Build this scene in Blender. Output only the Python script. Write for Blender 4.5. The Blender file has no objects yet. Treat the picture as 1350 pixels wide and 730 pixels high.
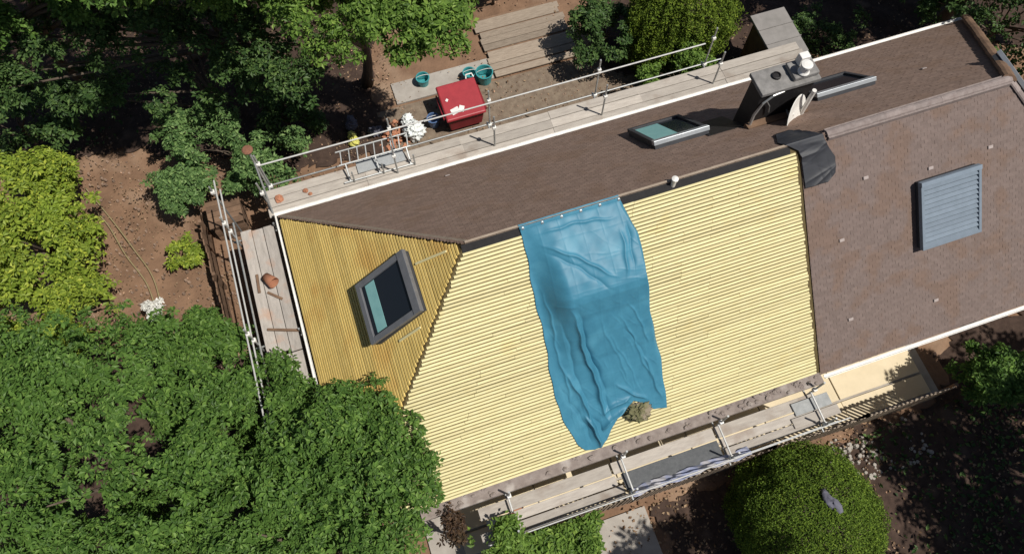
import bpy, math, random
import numpy as np
from mathutils import Vector, Matrix
random.seed(7)
rng = np.random.default_rng(11)
R = math.radians
scene = bpy.context.scene
col = scene.collection

# ------------------------------------------------------------------ camera, sky, sun, exposure
cam_d = bpy.data.cameras.new('camera'); cam_o = bpy.data.objects.new('camera', cam_d); col.objects.link(cam_o)
cam_o.location = (2.68, -6.33, 19.94)
cam_o.rotation_euler = (R(22.93), R(-0.20), R(-18.61))
cam_d.sensor_width = 36.0; cam_d.lens = 26.79; cam_d.clip_end = 600
scene.camera = cam_o
SUN_EL, SUN_AZ = 61.0, -43.0                      # azimuth from +X, towards the front garden
world = bpy.data.worlds.new('World'); scene.world = world; world.use_nodes = True
wn = world.node_tree.nodes; wl = world.node_tree.links
sky = wn.new('ShaderNodeTexSky'); sky.sky_type = 'NISHITA'; sky.sun_disc = False
sky.sun_elevation = R(SUN_EL); sky.sun_rotation = R(90 - SUN_AZ)
wn['Background'].inputs['Strength'].default_value = 0.05
wl.new(sky.outputs[0], wn['Background'].inputs['Color'])
sun_d = bpy.data.lights.new('sun', 'SUN'); sun_d.energy = 4.8; sun_d.angle = R(0.5); sun_d.color = (1.0, 0.95, 0.87)
sun_o = bpy.data.objects.new('sun', sun_d); col.objects.link(sun_o)
sd = Vector((math.cos(R(SUN_EL)) * math.cos(R(SUN_AZ)), math.cos(R(SUN_EL)) * math.sin(R(SUN_AZ)), math.sin(R(SUN_EL))))
sun_o.rotation_euler = sd.to_track_quat('Z', 'Y').to_euler(); sun_o.location = (20, -15, 30)
vs = scene.view_settings; vs.view_transform = 'Standard'; vs.look = 'None'; vs.gamma = 1.0; vs.exposure = 0.0

# ------------------------------------------------------------------ materials
def mat(name, c1, c2=None, scale=6.0, rough=0.8, bump=0.0, bscale=None, island=0.0, obj=0.0, metal=0.0, spec=0.3,
        trans=0.0, stretch=None, c3=None, scale3=0.6, t3=0.55):
    m = bpy.data.materials.new(name); m.use_nodes = True
    n = m.node_tree.nodes; l = m.node_tree.links; b = n['Principled BSDF']
    b.inputs['Roughness'].default_value = rough; b.inputs['Metallic'].default_value = metal
    b.inputs['Specular IOR Level'].default_value = spec
    tc = n.new('ShaderNodeTexCoord'); mp = n.new('ShaderNodeMapping'); l.new(tc.outputs['Object'], mp.inputs[0])
    if stretch: mp.inputs['Scale'].default_value = stretch
    c2 = c2 or tuple(x * 0.75 for x in c1)
    no = n.new('ShaderNodeTexNoise'); no.inputs['Scale'].default_value = scale; no.inputs['Detail'].default_value = 6; no.inputs['Roughness'].default_value = .65
    l.new(mp.outputs[0], no.inputs['Vector'])
    rp = n.new('ShaderNodeValToRGB'); rp.color_ramp.elements[0].position = .3; rp.color_ramp.elements[1].position = .7
    rp.color_ramp.elements[0].color = (*c2, 1); rp.color_ramp.elements[1].color = (*c1, 1)
    l.new(no.outputs['Fac'], rp.inputs[0]); out = rp.outputs[0]
    if c3:
        n3 = n.new('ShaderNodeTexNoise'); n3.inputs['Scale'].default_value = scale3; n3.inputs['Detail'].default_value = 5
        l.new(tc.outputs['Object'], n3.inputs['Vector'])
        r3 = n.new('ShaderNodeValToRGB'); r3.color_ramp.elements[0].position = t3; r3.color_ramp.elements[1].position = t3 + .12
        l.new(n3.outputs['Fac'], r3.inputs[0])
        mx = n.new('ShaderNodeMix'); mx.data_type = 'RGBA'; l.new(r3.outputs[0], mx.inputs[0]); l.new(out, mx.inputs[6]); mx.inputs[7].default_value = (*c3, 1)
        out = mx.outputs[2]
    for amt, src in ((island, 'geo'), (obj, 'obj')):
        if amt:
            g = n.new('ShaderNodeNewGeometry' if src == 'geo' else 'ShaderNodeObjectInfo')
            mr = n.new('ShaderNodeMapRange'); mr.inputs[3].default_value = 1 - amt; mr.inputs[4].default_value = 1 + amt
            l.new(g.outputs['Random Per Island' if src == 'geo' else 'Random'], mr.inputs[0])
            hs = n.new('ShaderNodeHueSaturation'); l.new(mr.outputs[0], hs.inputs['Value']); l.new(out, hs.inputs['Color']); out = hs.outputs[0]
    l.new(out, b.inputs['Base Color'])
    if bump:
        bn = n.new('ShaderNodeTexNoise'); bn.inputs['Scale'].default_value = bscale or scale * 4; bn.inputs['Detail'].default_value = 5
        l.new(mp.outputs[0], bn.inputs['Vector'])
        bp = n.new('ShaderNodeBump'); bp.inputs['Strength'].default_value = bump; bp.inputs['Distance'].default_value = .25 / (bscale or scale * 4)
        l.new(bn.outputs['Fac'], bp.inputs['Height']); l.new(bp.outputs[0], b.inputs['Normal'])
    if trans:
        tr = n.new('ShaderNodeBsdfTranslucent'); l.new(out, tr.inputs['Color'])
        ms = n.new('ShaderNodeMixShader'); ms.inputs[0].default_value = trans
        l.new(b.outputs[0], ms.inputs[1]); l.new(tr.outputs[0], ms.inputs[2]); l.new(ms.outputs[0], n['Material Output'].inputs[0])
    return m

def leafmat(name, ca, cb, cc=None, trans=.25, rough=.5):
    """per-leaf colour between ca and cb, larger patches toward cc"""
    m = bpy.data.materials.new(name); m.use_nodes = True
    n = m.node_tree.nodes; l = m.node_tree.links; b = n['Principled BSDF']
    b.inputs['Roughness'].default_value = rough; b.inputs['Specular IOR Level'].default_value = .22
    g = n.new('ShaderNodeNewGeometry'); rp = n.new('ShaderNodeValToRGB')
    rp.color_ramp.elements[0].color = (*(x*.7 for x in ca), 1); rp.color_ramp.elements[1].color = (*cb, 1); rp.color_ramp.elements[1].position = .86
    e3 = rp.color_ramp.elements.new(1.0); e3.color = (min(cb[0]*1.5, .8), min(cb[1]*1.32, .8), min(cb[2]*1.4, .8), 1)
    l.new(g.outputs['Random Per Island'], rp.inputs[0]); out = rp.outputs[0]
    tc = n.new('ShaderNodeTexCoord'); no = n.new('ShaderNodeTexNoise'); no.inputs['Scale'].default_value = .9; no.inputs['Detail'].default_value = 3
    l.new(tc.outputs['Object'], no.inputs['Vector'])
    mx = n.new('ShaderNodeMix'); mx.data_type = 'RGBA'
    r2 = n.new('ShaderNodeValToRGB'); r2.color_ramp.elements[0].position = .5; r2.color_ramp.elements[1].position = .85
    l.new(no.outputs['Fac'], r2.inputs[0]); l.new(r2.outputs[0], mx.inputs[0]); l.new(out, mx.inputs[6])
    mx.inputs[7].default_value = (*(cc or tuple((x + y) / 2 for x, y in zip(ca, cb))), 1)
    l.new(mx.outputs[2], b.inputs['Base Color'])
    tr = n.new('ShaderNodeBsdfTranslucent'); l.new(mx.outputs[2], tr.inputs['Color'])
    ms = n.new('ShaderNodeMixShader'); ms.inputs[0].default_value = trans
    l.new(b.outputs[0], ms.inputs[1]); l.new(tr.outputs[0], ms.inputs[2]); l.new(ms.outputs[0], n['Material Output'].inputs[0])
    return m

M = {}
M['soil'] = mat('soil', (.245, .148, .092), (.14, .083, .052), 1.6, .95, .9, 14, c3=(.30, .21, .145), scale3=.35, t3=.56)
M['shade_soil'] = mat('shade_soil', (.075, .048, .036), (.035, .022, .017), 5, .95, .9, 30, c3=(.11, .075, .055), scale3=1.3, t3=.6)
M['gravel'] = mat('gravel', (.24, .19, .14), (.13, .095, .07), 5, .95, .8, 40)
M['underlay'] = mat('underlay', (.115, .085, .034), (.08, .06, .024), 4, .7)
M['batten'] = mat('batten', (.76, .695, .405), (.68, .60, .31), 5, .55, .15, 60, obj=.09, spec=.4, c3=(.70, .58, .27), scale3=.9, t3=.62, stretch=(1, 4, 4))
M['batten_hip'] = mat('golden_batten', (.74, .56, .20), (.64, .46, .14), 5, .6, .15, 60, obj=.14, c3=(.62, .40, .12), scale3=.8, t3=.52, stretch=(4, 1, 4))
M['tile'] = mat('tile', (.180, .138, .124), (.152, .115, .103), 9, .85, .3, 50, island=.075, c3=(.165, .115, .093), scale3=1.6, t3=.5)
M['tile_back'] = mat('tile_back', (.225, .160, .128), (.185, .128, .102), 9, .85, .3, 50, island=.12, c3=(.195, .132, .100), scale3=1.4, t3=.5)
M['ridge'] = mat('ridge_mortar', (.30, .255, .24), (.20, .16, .15), 9, .9, .4, 40, obj=.12)
M['pale_tile'] = mat('pale_tile', (.42, .36, .34), None, 20, .7)
M['white_metal'] = mat('white_metal', (.80, .79, .76), (.66, .64, .6), 5, .45, spec=.5)
M['grey_metal'] = mat('galvanised', (.50, .51, .50), (.36, .37, .37), 12, .42, metal=.55, obj=.15, spec=.5)
M['pale_metal'] = mat('pale_galvanised', (.62, .62, .60), (.46, .46, .45), 9, .5, metal=.2, obj=.1)
M['alu'] = mat('aluminium_deck', (.50, .52, .53), (.42, .44, .45), 10, .5, metal=.4)
M['alu2'] = mat('worn_aluminium', (.33, .34, .34), (.24, .25, .25), 8, .6, metal=.3)
M['dark_deck'] = mat('dark_deck', (.115, .12, .125), (.075, .08, .085), 14, .7, .3, 80)
M['board'] = mat('scaffold_board', (.47, .43, .38), (.34, .305, .27), 3, .85, .3, 30, obj=.16, c3=(.30, .25, .21), scale3=1.3, t3=.58, stretch=(1, 5, 5))
M['board_y'] = mat('scaffold_board_side', (.42, .385, .35), (.29, .265, .24), 3, .85, .3, 30, obj=.18, c3=(.38, .27, .21), scale3=1.6, t3=.55, stretch=(5, 1, 5))
M['oldwood'] = mat('weathered_wood', (.34, .28, .22), (.22, .175, .135), 4, .9, .4, 30, obj=.2, stretch=(1, 6, 6))
M['brownwood'] = mat('brown_wood', (.20, .125, .08), (.12, .075, .05), 4, .9, .4, 30, obj=.25)
M['eaves'] = mat('eaves_mortar', (.30, .255, .23), (.19, .155, .14), 7, .95, .6, 40, c3=(.40, .36, .33), scale3=2.2, t3=.58)
M['render'] = mat('cream_render', (.62, .55, .42), (.55, .48, .36), 2, .9, .2, 60)
M['cream'] = mat('cream_paving', (.70, .60, .43), (.61, .52, .36), 2.2, .85, .15, 60, obj=.05)
M['concrete'] = mat('concrete', (.40, .37, .33), (.29, .26, .23), 2.5, .9, .3, 40)
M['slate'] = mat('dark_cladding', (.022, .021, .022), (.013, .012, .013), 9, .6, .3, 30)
M['cap'] = mat('chimney_cap', (.27, .26, .25), (.15, .145, .14), 5, .9, .4, 40)
M['frame'] = mat('window_frame', (.20, .205, .22), (.155, .16, .175), 5, .45, metal=.3, spec=.5)
M['frame_dark'] = mat('window_frame_dark', (.055, .058, .065), (.04, .042, .048), 5, .6, spec=.2)
M['frame_light'] = mat('window_frame_light', (.42, .45, .48), (.34, .37, .40), 5, .4, metal=.4, spec=.5)
M['shutter'] = mat('shutter_slat', (.20, .245, .30), (.165, .205, .25), 6, .75, obj=.08, spec=.12)
M['blind'] = mat('teal_blind', (.24, .47, .46), (.19, .40, .40), 5, .5)
gm = bpy.data.materials.new('window_glass'); gm.use_nodes = True; b_ = gm.node_tree.nodes['Principled BSDF']
b_.inputs['Base Color'].default_value = (.012, .016, .024, 1); b_.inputs['Roughness'].default_value = .12; b_.inputs['Specular IOR Level'].default_value = .2
gt = gm.node_tree.nodes.new('ShaderNodeTexNoise'); gt.inputs['Scale'].default_value = 3
gb = gm.node_tree.nodes.new('ShaderNodeBump'); gb.inputs['Strength'].default_value = .05; gm.node_tree.links.new(gt.outputs[0], gb.inputs['Height']); gm.node_tree.links.new(gb.outputs[0], b_.inputs['Normal'])
M['glass'] = gm
M['tarp'] = mat('blue_tarpaulin', (.052, .212, .315), (.038, .17, .262), 3.5, .5, .15, 160, spec=.35, c3=(.066, .24, .345), scale3=1.1, t3=.55)
M['blackplastic'] = mat('black_sheet', (.030, .033, .042), (.018, .02, .026), 4, .6, .2, 30, spec=.5)
M['red'] = mat('red_plastic', (.36, .035, .045), (.28, .026, .035), 4, .45, .1, 30, spec=.5)
M['redbody'] = mat('red_body', (.24, .02, .03), (.17, .015, .02), 4, .5)
M['rubber'] = mat('rubber', (.02, .02, .02), None, 5, .8)
M['white_bag'] = mat('white_bag', (.78, .80, .78), (.62, .66, .66), 6, .55, .3, 20)
M['yellow_bag'] = mat('yellow_bag', (.62, .60, .16), (.48, .46, .12), 6, .55)
M['rust'] = mat('rust', (.27, .13, .08), (.16, .075, .05), 12, .9, .5, 40)
M['clay'] = mat('clay', (.46, .21, .12), (.32, .14, .085), 6, .9, .3, 30, obj=.25)
M['teal'] = mat('teal_plastic', (.05, .30, .31), (.035, .22, .24), 4, .4, spec=.5)
M['blueplastic'] = mat('blue_plastic', (.10, .17, .33), None, 4, .4, spec=.5)
M['lilac'] = mat('lilac_sheet', (.40, .42, .56), (.27, .31, .45), 7, .6, .2, 30, c3=(.50, .49, .52), scale3=3.2, t3=.45)
M['grey_cloth'] = mat('grey_cloth', (.16, .16, .20), (.10, .10, .13), 8, .85)
M['felt'] = mat('shed_felt', (.27, .255, .245), (.20, .19, .18), 3, .95, .4, 50)
M['moss'] = mat('moss', (.20, .19, .10), (.10, .10, .05), 9, .95, .9, 25, c3=(.24, .20, .15), scale3=5, t3=.5)
M['hose'] = mat('hose', (.30, .24, .13), None, 5, .6)
M['bark'] = mat('bark', (.13, .10, .075), (.07, .055, .042), 6, .95, .6, 25, stretch=(3, 3, .6))
M['paper'] = mat('paper', (.82, .80, .78), None, 5, .7)
M['debris'] = mat('debris', (.32, .22, .16), (.17, .12, .09), 3, .95, island=.35)
L_ = {}
L_['walnut'] = leafmat('leaf_mid_green', (.055, .128, .024), (.135, .245, .050), (.095, .185, .036), .32)
L_['dark'] = leafmat('leaf_dark_green', (.032, .075, .022), (.085, .150, .040), (.05, .105, .028), .22)
L_['lime'] = leafmat('leaf_lime', (.16, .25, .03), (.30, .38, .05), (.21, .31, .035), .3)
L_['bluegreen'] = leafmat('leaf_blue_green', (.070, .150, .045), (.165, .275, .090), (.12, .215, .06), .3)
L_['top'] = leafmat('leaf_fresh_green', (.08, .165, .026), (.19, .31, .06), (.13, .23, .04), .35)
L_['thuja'] = leafmat('leaf_thuja', (.070, .125, .012), (.170, .245, .028), (.11, .185, .018), .15, .7)
L_['box'] = leafmat('leaf_clipped_hedge', (.060, .115, .014), (.165, .255, .032), (.105, .18, .022), .15, .7)
L_['red'] = leafmat('leaf_reddish', (.10, .035, .022), (.20, .09, .045), (.07, .06, .03), .2)
L_['darkred'] = leafmat('leaf_dark_bronze', (.045, .025, .018), (.095, .06, .035), (.05, .05, .02), .2)
L_['litter'] = leafmat('leaf_litter', (.16, .09, .05), (.34, .24, .15), (.20, .12, .07), .05, .9)
L_['flower'] = leafmat('petal_white', (.75, .75, .70), (.85, .85, .80), None, .2)

# ------------------------------------------------------------------ helpers
ORG = {}
def tag(o, label, cat, group=None, kind=None):
    if label: o['label'] = label
    if cat: o['category'] = cat
    if group: o['group'] = group
    if kind: o['kind'] = kind
    return o
def empty(name, loc, label, cat, group=None):
    o = bpy.data.objects.new(name, None); col.objects.link(o); o.location = loc; o.empty_display_size = .2
    ORG[o.name] = Vector(loc); return tag(o, label, cat, group)
def link(name, me, m, parent=None, loc=None, smooth=False):
    o = bpy.data.objects.new(name, me); col.objects.link(o)
    if m: me.materials.append(m)
    if smooth: me.polygons.foreach_set('use_smooth', [True] * len(me.polygons))
    if parent is not None:
        o.parent = parent; org = ORG[parent.name]
        me.transform(Matrix.Translation(-org)); ORG[o.name] = org
    else:
        org = Vector(loc or (0, 0, 0)); me.transform(Matrix.Translation(-org)); o.location = org; ORG[o.name] = org
    return o
def structure(o): o['kind'] = 'structure'; return o

class MB:
    def __init__(s): s.v = []; s.f = []
    def quadbox(s, c8):
        k = len(s.v); s.v += [tuple(p) for p in c8]
        s.f += [(k, k+3, k+2, k+1), (k+4, k+5, k+6, k+7), (k, k+1, k+5, k+4), (k+1, k+2, k+6, k+5), (k+2, k+3, k+7, k+6), (k+3, k, k+4, k+7)]
        return s
    def fbox(s, o, u, v, n, su, sv, sn, top=1.0):
        """box centred on o in frame u,v,n, sitting from 0 to sn along n"""
        o, u, v, n = map(Vector, (o, u, v, n)); c = []
        for h, t in ((0, 1.0), (sn, top)):
            for a, b in ((-1, -1), (1, -1), (1, 1), (-1, 1)): c.append(o + u * (a * su / 2 * t) + v * (b * sv / 2 * t) + n * h)
        return s.quadbox(c)
    def box(s, x0, x1, y0, y1, z0, z1):
        return s.quadbox([(x0, y0, z0), (x1, y0, z0), (x1, y1, z0), (x0, y1, z0), (x0, y0, z1), (x1, y0, z1), (x1, y1, z1), (x0, y1, z1)])
    def bar(s, a, b, w, h):
        a, b = Vector(a), Vector(b); d = (b - a); L = d.length; d.normalize()
        up = Vector((0, 0, 1)) if abs(d.z) < .95 else Vector((0, 1, 0))
        x = d.cross(up).normalized(); y = x.cross(d)
        return s.fbox((a + b) / 2 - y * h / 2, d, x, y, L, w, h)
    def tube(s, pts, r, n=8, cap=True):
        pts = [Vector(p) for p in pts]; rs = r if isinstance(r, (list, tuple)) else [r] * len(pts)
        k0 = len(s.v); ref = None
        for i, p in enumerate(pts):
            d = (pts[min(i+1, len(pts)-1)] - pts[max(i-1, 0)]).normalized()
            if ref is None: ref = d.cross(Vector((0, 0, 1)) if abs(d.z) < .9 else Vector((1, 0, 0))).normalized()
            ref = (ref - d * ref.dot(d)).normalized(); q = d.cross(ref)
            for j in range(n):
                a = 2 * math.pi * j / n; s.v.append(tuple(p + (ref * math.cos(a) + q * math.sin(a)) * rs[i]))
        for i in range(len(pts) - 1):
            for j in range(n):
                a = k0 + i*n + j; b = k0 + i*n + (j+1) % n; s.f.append((a, b, b+n, a+n))
        if cap:
            s.f.append(tuple(k0 + j for j in range(n))[::-1]); e = k0 + (len(pts)-1)*n; s.f.append(tuple(e + j for j in range(n)))
        return s
    def lathe(s, c, prof, n=16):
        k = len(s.v)
        for r, z in prof:
            for j in range(n):
                a = 2*math.pi*j/n; s.v.append((c[0] + r*math.cos(a), c[1] + r*math.sin(a), c[2] + z))
        for i in range(len(prof)-1):
            for j in range(n):
                a = k+i*n+j; b = k+i*n+(j+1) % n; s.f.append((a, b, b+n, a+n))
        s.f.append(tuple(k+j for j in range(n))[::-1]); e = k+(len(prof)-1)*n; s.f.append(tuple(e+j for j in range(n)))
        return s
    def blob(s, c, rx, ry, rz, amp=.15, n=12, m=8, seed=0, flat=0.0, crumple=0.0):
        r_ = random.Random(seed); ph = [(r_.uniform(1, 3), r_.uniform(0, 6), r_.uniform(1, 3), r_.uniform(0, 6)) for _ in range(4)]
        k = len(s.v)
        for i in range(m+1):
            t = math.pi*i/m
            for j in range(n):
                a = 2*math.pi*j/n
                d = 1 + amp*sum(math.sin(p*a*round(p)/p + q + t*u)*math.cos(u*t + w) for p, q, u, w in ph)/2
                if crumple: d *= 1 - crumple*abs(math.sin(a*3.5 + t*4 + seed))*abs(math.sin(t*5 - a*2 + seed*2)) - crumple*.6*abs(math.sin(a*7 - t*6))
                z = math.cos(t)*rz*d
                s.v.append((c[0]+math.sin(t)*math.cos(a)*rx*d, c[1]+math.sin(t)*math.sin(a)*ry*d, max(c[2]+z, flat)))
        for i in range(m):
            for j in range(n):
                a = k+i*n+j; b = k+i*n+(j+1) % n; s.f.append((a, a+n, b+n, b))
        return s
    def build(s, name, m, parent=None, loc=None, smooth=False, bevel=0):
        me = bpy.data.meshes.new(name); me.from_pydata(s.v, [], s.f); me.update()
        o = link(name, me, m, parent, loc, smooth)
        if bevel:
            bv = o.modifiers.new('bevel', 'BEVEL'); bv.width = bevel; bv.segments = 2; bv.limit_method = 'ANGLE'
        return o

def npmesh(name, V, F):
    """V (n,3), F (m,k) faces of equal size"""
    me = bpy.data.meshes.new(name); k = F.shape[1]
    me.vertices.add(len(V)); me.vertices.foreach_set('co', V.astype(np.float32).ravel())
    me.loops.add(F.size); me.loops.foreach_set('vertex_index', F.astype(np.int32).ravel())
    me.polygons.add(len(F)); me.polygons.foreach_set('loop_start', np.arange(0, F.size, k, dtype=np.int32))
    me.update(calc_edges=True); me.validate(); me.polygons.foreach_set('use_smooth', np.zeros(len(me.polygons), dtype=bool)); return me

# ------------------------------------------------------------------ house geometry constants
ZE, W = 2.7, 4.0
RISE = 3.83; ZR = ZE + RISE
XA, XB, XEND = 3.87, 16.13, 20.0                   # ridge ends, right eave
XT = 11.08                                         # where the old tiles start
P = math.atan2(RISE, W); CP, SP = math.cos(P), math.sin(P); LS = math.hypot(W, RISE)
PH = math.atan2(RISE, XA); CH, SH = math.cos(PH), math.sin(PH); LH = math.hypot(XA, RISE)
ROWS = 69
FR = dict(front=((0, 0, ZR), (1, 0, 0), (0, -CP, -SP), (0, -SP, CP)), back=((0, 0, ZR), (1, 0, 0), (0, CP, -SP), (0, SP, CP)),
          left=((XA, 0, ZR), (0, 1, 0), (-CH, 0, -SH), (-SH, 0, CH)), right=((XB, 0, ZR), (0, 1, 0), (CH, 0, -SH), (SH, 0, CH)))
FR = {k: tuple(Vector(a) for a in v) for k, v in FR.items()}
def on(face, u, v, n=0.0):
    o, U, D, N = FR[face]; return o + U * u + D * v + N * n
def roof_z(x, y):
    return ZR - max(abs(y) / W * RISE, (XA - x) / XA * RISE, (x - XB) / XA * RISE)

# ------------------------------------------------------------------ ground
def make_ground():
    n = 140; xs = np.concatenate([np.linspace(-150, -16, 16), np.linspace(-15, 32, n), np.linspace(33, 150, 16)])
    ys = np.concatenate([np.linspace(-150, -16, 16), np.linspace(-15, 24, n), np.linspace(25, 150, 16)])
    X, Y = np.meshgrid(xs, ys)
    Z = .05*np.sin(X*1.3+Y*.7) + .04*np.sin(X*2.9-Y*2.1+1) + .03*np.sin(5.1*X+3.7*Y)
    flat = ((X > -1.6) & (X < 21) & (np.abs(Y) < 5.6)) | ((X > 3.5) & (X < 11.5) & (Y > 5) & (Y < 11))
    Z = np.where(flat, 0, Z) - .05
    V = np.stack([X, Y, Z], -1).reshape(-1, 3); w = len(xs); h = len(ys)
    i = np.arange(h-1)[:, None]*w + np.arange(w-1)[None]; i = i.ravel()
    me = npmesh('ground', V, np.stack([i, i+1, i+w+1, i+w], 1))
    structure(link('ground', me, M['soil'], smooth=True))
make_ground()
# dark ground sheets: deep garden shade put into the soil colour, behind and in front
def shade_floor(name, outline, z=.02):
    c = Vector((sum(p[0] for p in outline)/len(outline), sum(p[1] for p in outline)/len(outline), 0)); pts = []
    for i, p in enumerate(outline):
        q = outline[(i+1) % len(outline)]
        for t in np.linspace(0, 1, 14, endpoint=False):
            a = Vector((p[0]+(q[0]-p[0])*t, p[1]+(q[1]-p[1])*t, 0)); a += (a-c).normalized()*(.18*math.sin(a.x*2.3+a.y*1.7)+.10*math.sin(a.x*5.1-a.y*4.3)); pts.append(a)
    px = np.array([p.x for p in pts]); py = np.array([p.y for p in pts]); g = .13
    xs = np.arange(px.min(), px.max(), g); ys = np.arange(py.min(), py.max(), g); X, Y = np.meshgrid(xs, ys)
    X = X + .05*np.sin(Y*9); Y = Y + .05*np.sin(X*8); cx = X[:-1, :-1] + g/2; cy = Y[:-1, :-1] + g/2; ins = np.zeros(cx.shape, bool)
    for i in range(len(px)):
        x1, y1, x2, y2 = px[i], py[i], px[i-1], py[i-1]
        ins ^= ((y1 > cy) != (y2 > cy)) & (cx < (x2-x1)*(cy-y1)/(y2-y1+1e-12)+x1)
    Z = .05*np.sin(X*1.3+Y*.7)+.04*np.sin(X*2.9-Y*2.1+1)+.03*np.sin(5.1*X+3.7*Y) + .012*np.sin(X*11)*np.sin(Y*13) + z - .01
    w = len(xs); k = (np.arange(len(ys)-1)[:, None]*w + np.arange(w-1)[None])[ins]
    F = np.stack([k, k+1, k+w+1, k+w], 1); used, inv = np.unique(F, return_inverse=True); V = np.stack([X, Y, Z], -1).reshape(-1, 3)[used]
    structure(link(name, npmesh(name, V, inv.reshape(F.shape)), M['shade_soil'], smooth=True))
shade_floor('tree_shade_floor', [(-9.5, 10.2), (-6.0, 9.6), (-3.2, 9.0), (.2, 7.2), (3.2, 6.6), (3.6, 10.6), (4.4, 18), (-12, 18)])
shade_floor('tree_shade_floor', [(-12, 4.6), (-6.4, 4.4), (-5.2, 2.6), (-2.3, 2.3), (-1.5, -2), (.6, -4.6), (2.3, -6), (2, -10), (-12, -10)])
shade_floor('garden_shade_floor', [(6.7, -5.45), (11.0, -5.5), (15.3, -5.3), (15.6, -3.9), (23, -3.6), (23, -12), (14, -16), (6.9, -10)])
shade_floor('garden_shade_floor', [(10.6, 7.3), (15, 6.2), (21, 5.4), (26, 3), (27, 13), (18, 14), (10.9, 12)])
# gravelled yard strip behind the house
structure(MB().box(3.2, 11.4, 5.0, 8.25, -.03, .004).build('gravel_yard', M['gravel']))
# concrete path behind the red bin
p_ = structure(MB().box(3.9, 7.1, 8.35, 9.15, -.04, .02).build('path', M['concrete']))
# weathered plank terrace
deck = structure(MB().box(7.2, 10.0, 8.35, 10.75, -.04, .03).build('terrace', M['brownwood']))
for i in range(9):
    y = 8.45 + i * .262; dx = random.uniform(-.06, .06)
    MB().box(7.15 + dx, 10.05 + dx, y - .118, y + .118, .034, .075 + random.uniform(0, .012)).build('plank', M['oldwood'], deck, bevel=.008).rotation_euler.z = random.uniform(-.004, .004)
# short concrete path in the front garden
structure(MB().box(4.9, 6.6, -9.5, -5.35, -.06, .012).build('garden_path', M['concrete']))
# front paving beside the house
pav = structure(MB().box(1.2, 15.2, -5.12, -3.3, -.04, .03).build('pavement', M['concrete']))
xs_ = [2.0, 4.1, 6.2, 8.3, 10.4, 12.55, 14.97]
for a, b in zip(xs_[:-1], xs_[1:]):
    MB().box(a + .018, b - .018, -4.50, -3.4, .034, .085).build('paving_slab', M['cream'], pav, bevel=.01)
for a, b in zip(xs_[:-1], xs_[1:]):
    MB().box(a + .006, b - .006, -5.08, -4.565, .034, .075).build('edging_slab', M['cream'], pav, bevel=.008)

# ------------------------------------------------------------------ house
house = empty('house', (10, 0, 0), 'long hip-roofed house, half stripped to yellow battens and half brown tiled', 'house')
MB().box(.5, 19.5, -3.45, 3.45, 0, ZE + .2).build('wall', M['render'], house)
rb = MB()
e = .0
rb.v = [(0, -W, ZE), (XEND, -W, ZE), (XEND, W, ZE), (0, W, ZE), (XA, 0, ZR), (XB, 0, ZR), (0, -W, ZE-.12), (XEND, -W, ZE-.12), (XEND, W, ZE-.12), (0, W, ZE-.12)]
rb.f = [(0, 1, 5, 4), (2, 3, 4, 5), (3, 0, 4), (1, 2, 5), (0, 6, 7, 1), (1, 7, 8, 2), (2, 8, 9, 3), (3, 9, 6, 0), (6, 9, 8, 7)]
roof = rb.build('roof', M['underlay'], house)

def batten(face, u0, u1, v, w=.050, h=.030, tilt=0.0):
    o, U, D, N = FR[face]
    a = on(face, u0, v - tilt, .003); b = on(face, u1, v + tilt, .003); d = (b - a).normalized(); c = (a + b) / 2
    MB().fbox(c, d, N.cross(d), N, (b - a).length, w, h).build('batten', M['batten' if face == 'front' else 'batten_hip'], roof)
GA = LS / ROWS
for k in range(3, ROWS + 1):
    v = k * GA - .035
    x0 = XA * (1 - v / LS) + .035 + random.uniform(-.02, .035); x1 = XT - .05 + random.uniform(-.03, .015)
    if k > 58: x1 = min(x1, XT - .05)
    cuts = [x0] + sorted([x0 + (x1 - x0) * (.33 + random.choice((-.16, -.08, 0, .08, .16))), x0 + (x1 - x0) * (.70 + random.choice((-.12, -.04, .04, .12)))]) + [x1]
    if v < .5: cuts = [x0, x0 + (x1 - x0) * .5, x1]
    tl = random.uniform(-.003, .003)
    for a, b in zip(cuts[:-1], cuts[1:]): batten('front', a + .003, b - .003, v, w=random.uniform(.047, .053), tilt=tl + random.uniform(-.002, .002))
GH = LH / 67
for k in range(3, 68):
    v = k * GH - .035; hw = W * v / LH - .03
    batten('left', -hw + random.uniform(-.02, .03), hw - .03 + random.uniform(-.03, .02), v, w=random.uniform(.047, .053), tilt=random.uniform(-.003, .003))
# loose laths lying down the slope of the stripped hip
for (u0, v0, u1, v1) in ((.30, 1.35, .08, .45), (-.95, 1.75, -.92, 2.45)):
    MB().bar(on('left', u0, v0, .052), on('left', u1, v1, .052), .045, .025).build('loose_lath', M['batten'], roof)
# hip lath of the stripped corners
MB().bar(on('back', XA + .05, .02, .02), on('back', .05, LS - .03, .02), .07, .035).build('hip_lath', M['oldwood'], roof)

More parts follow.
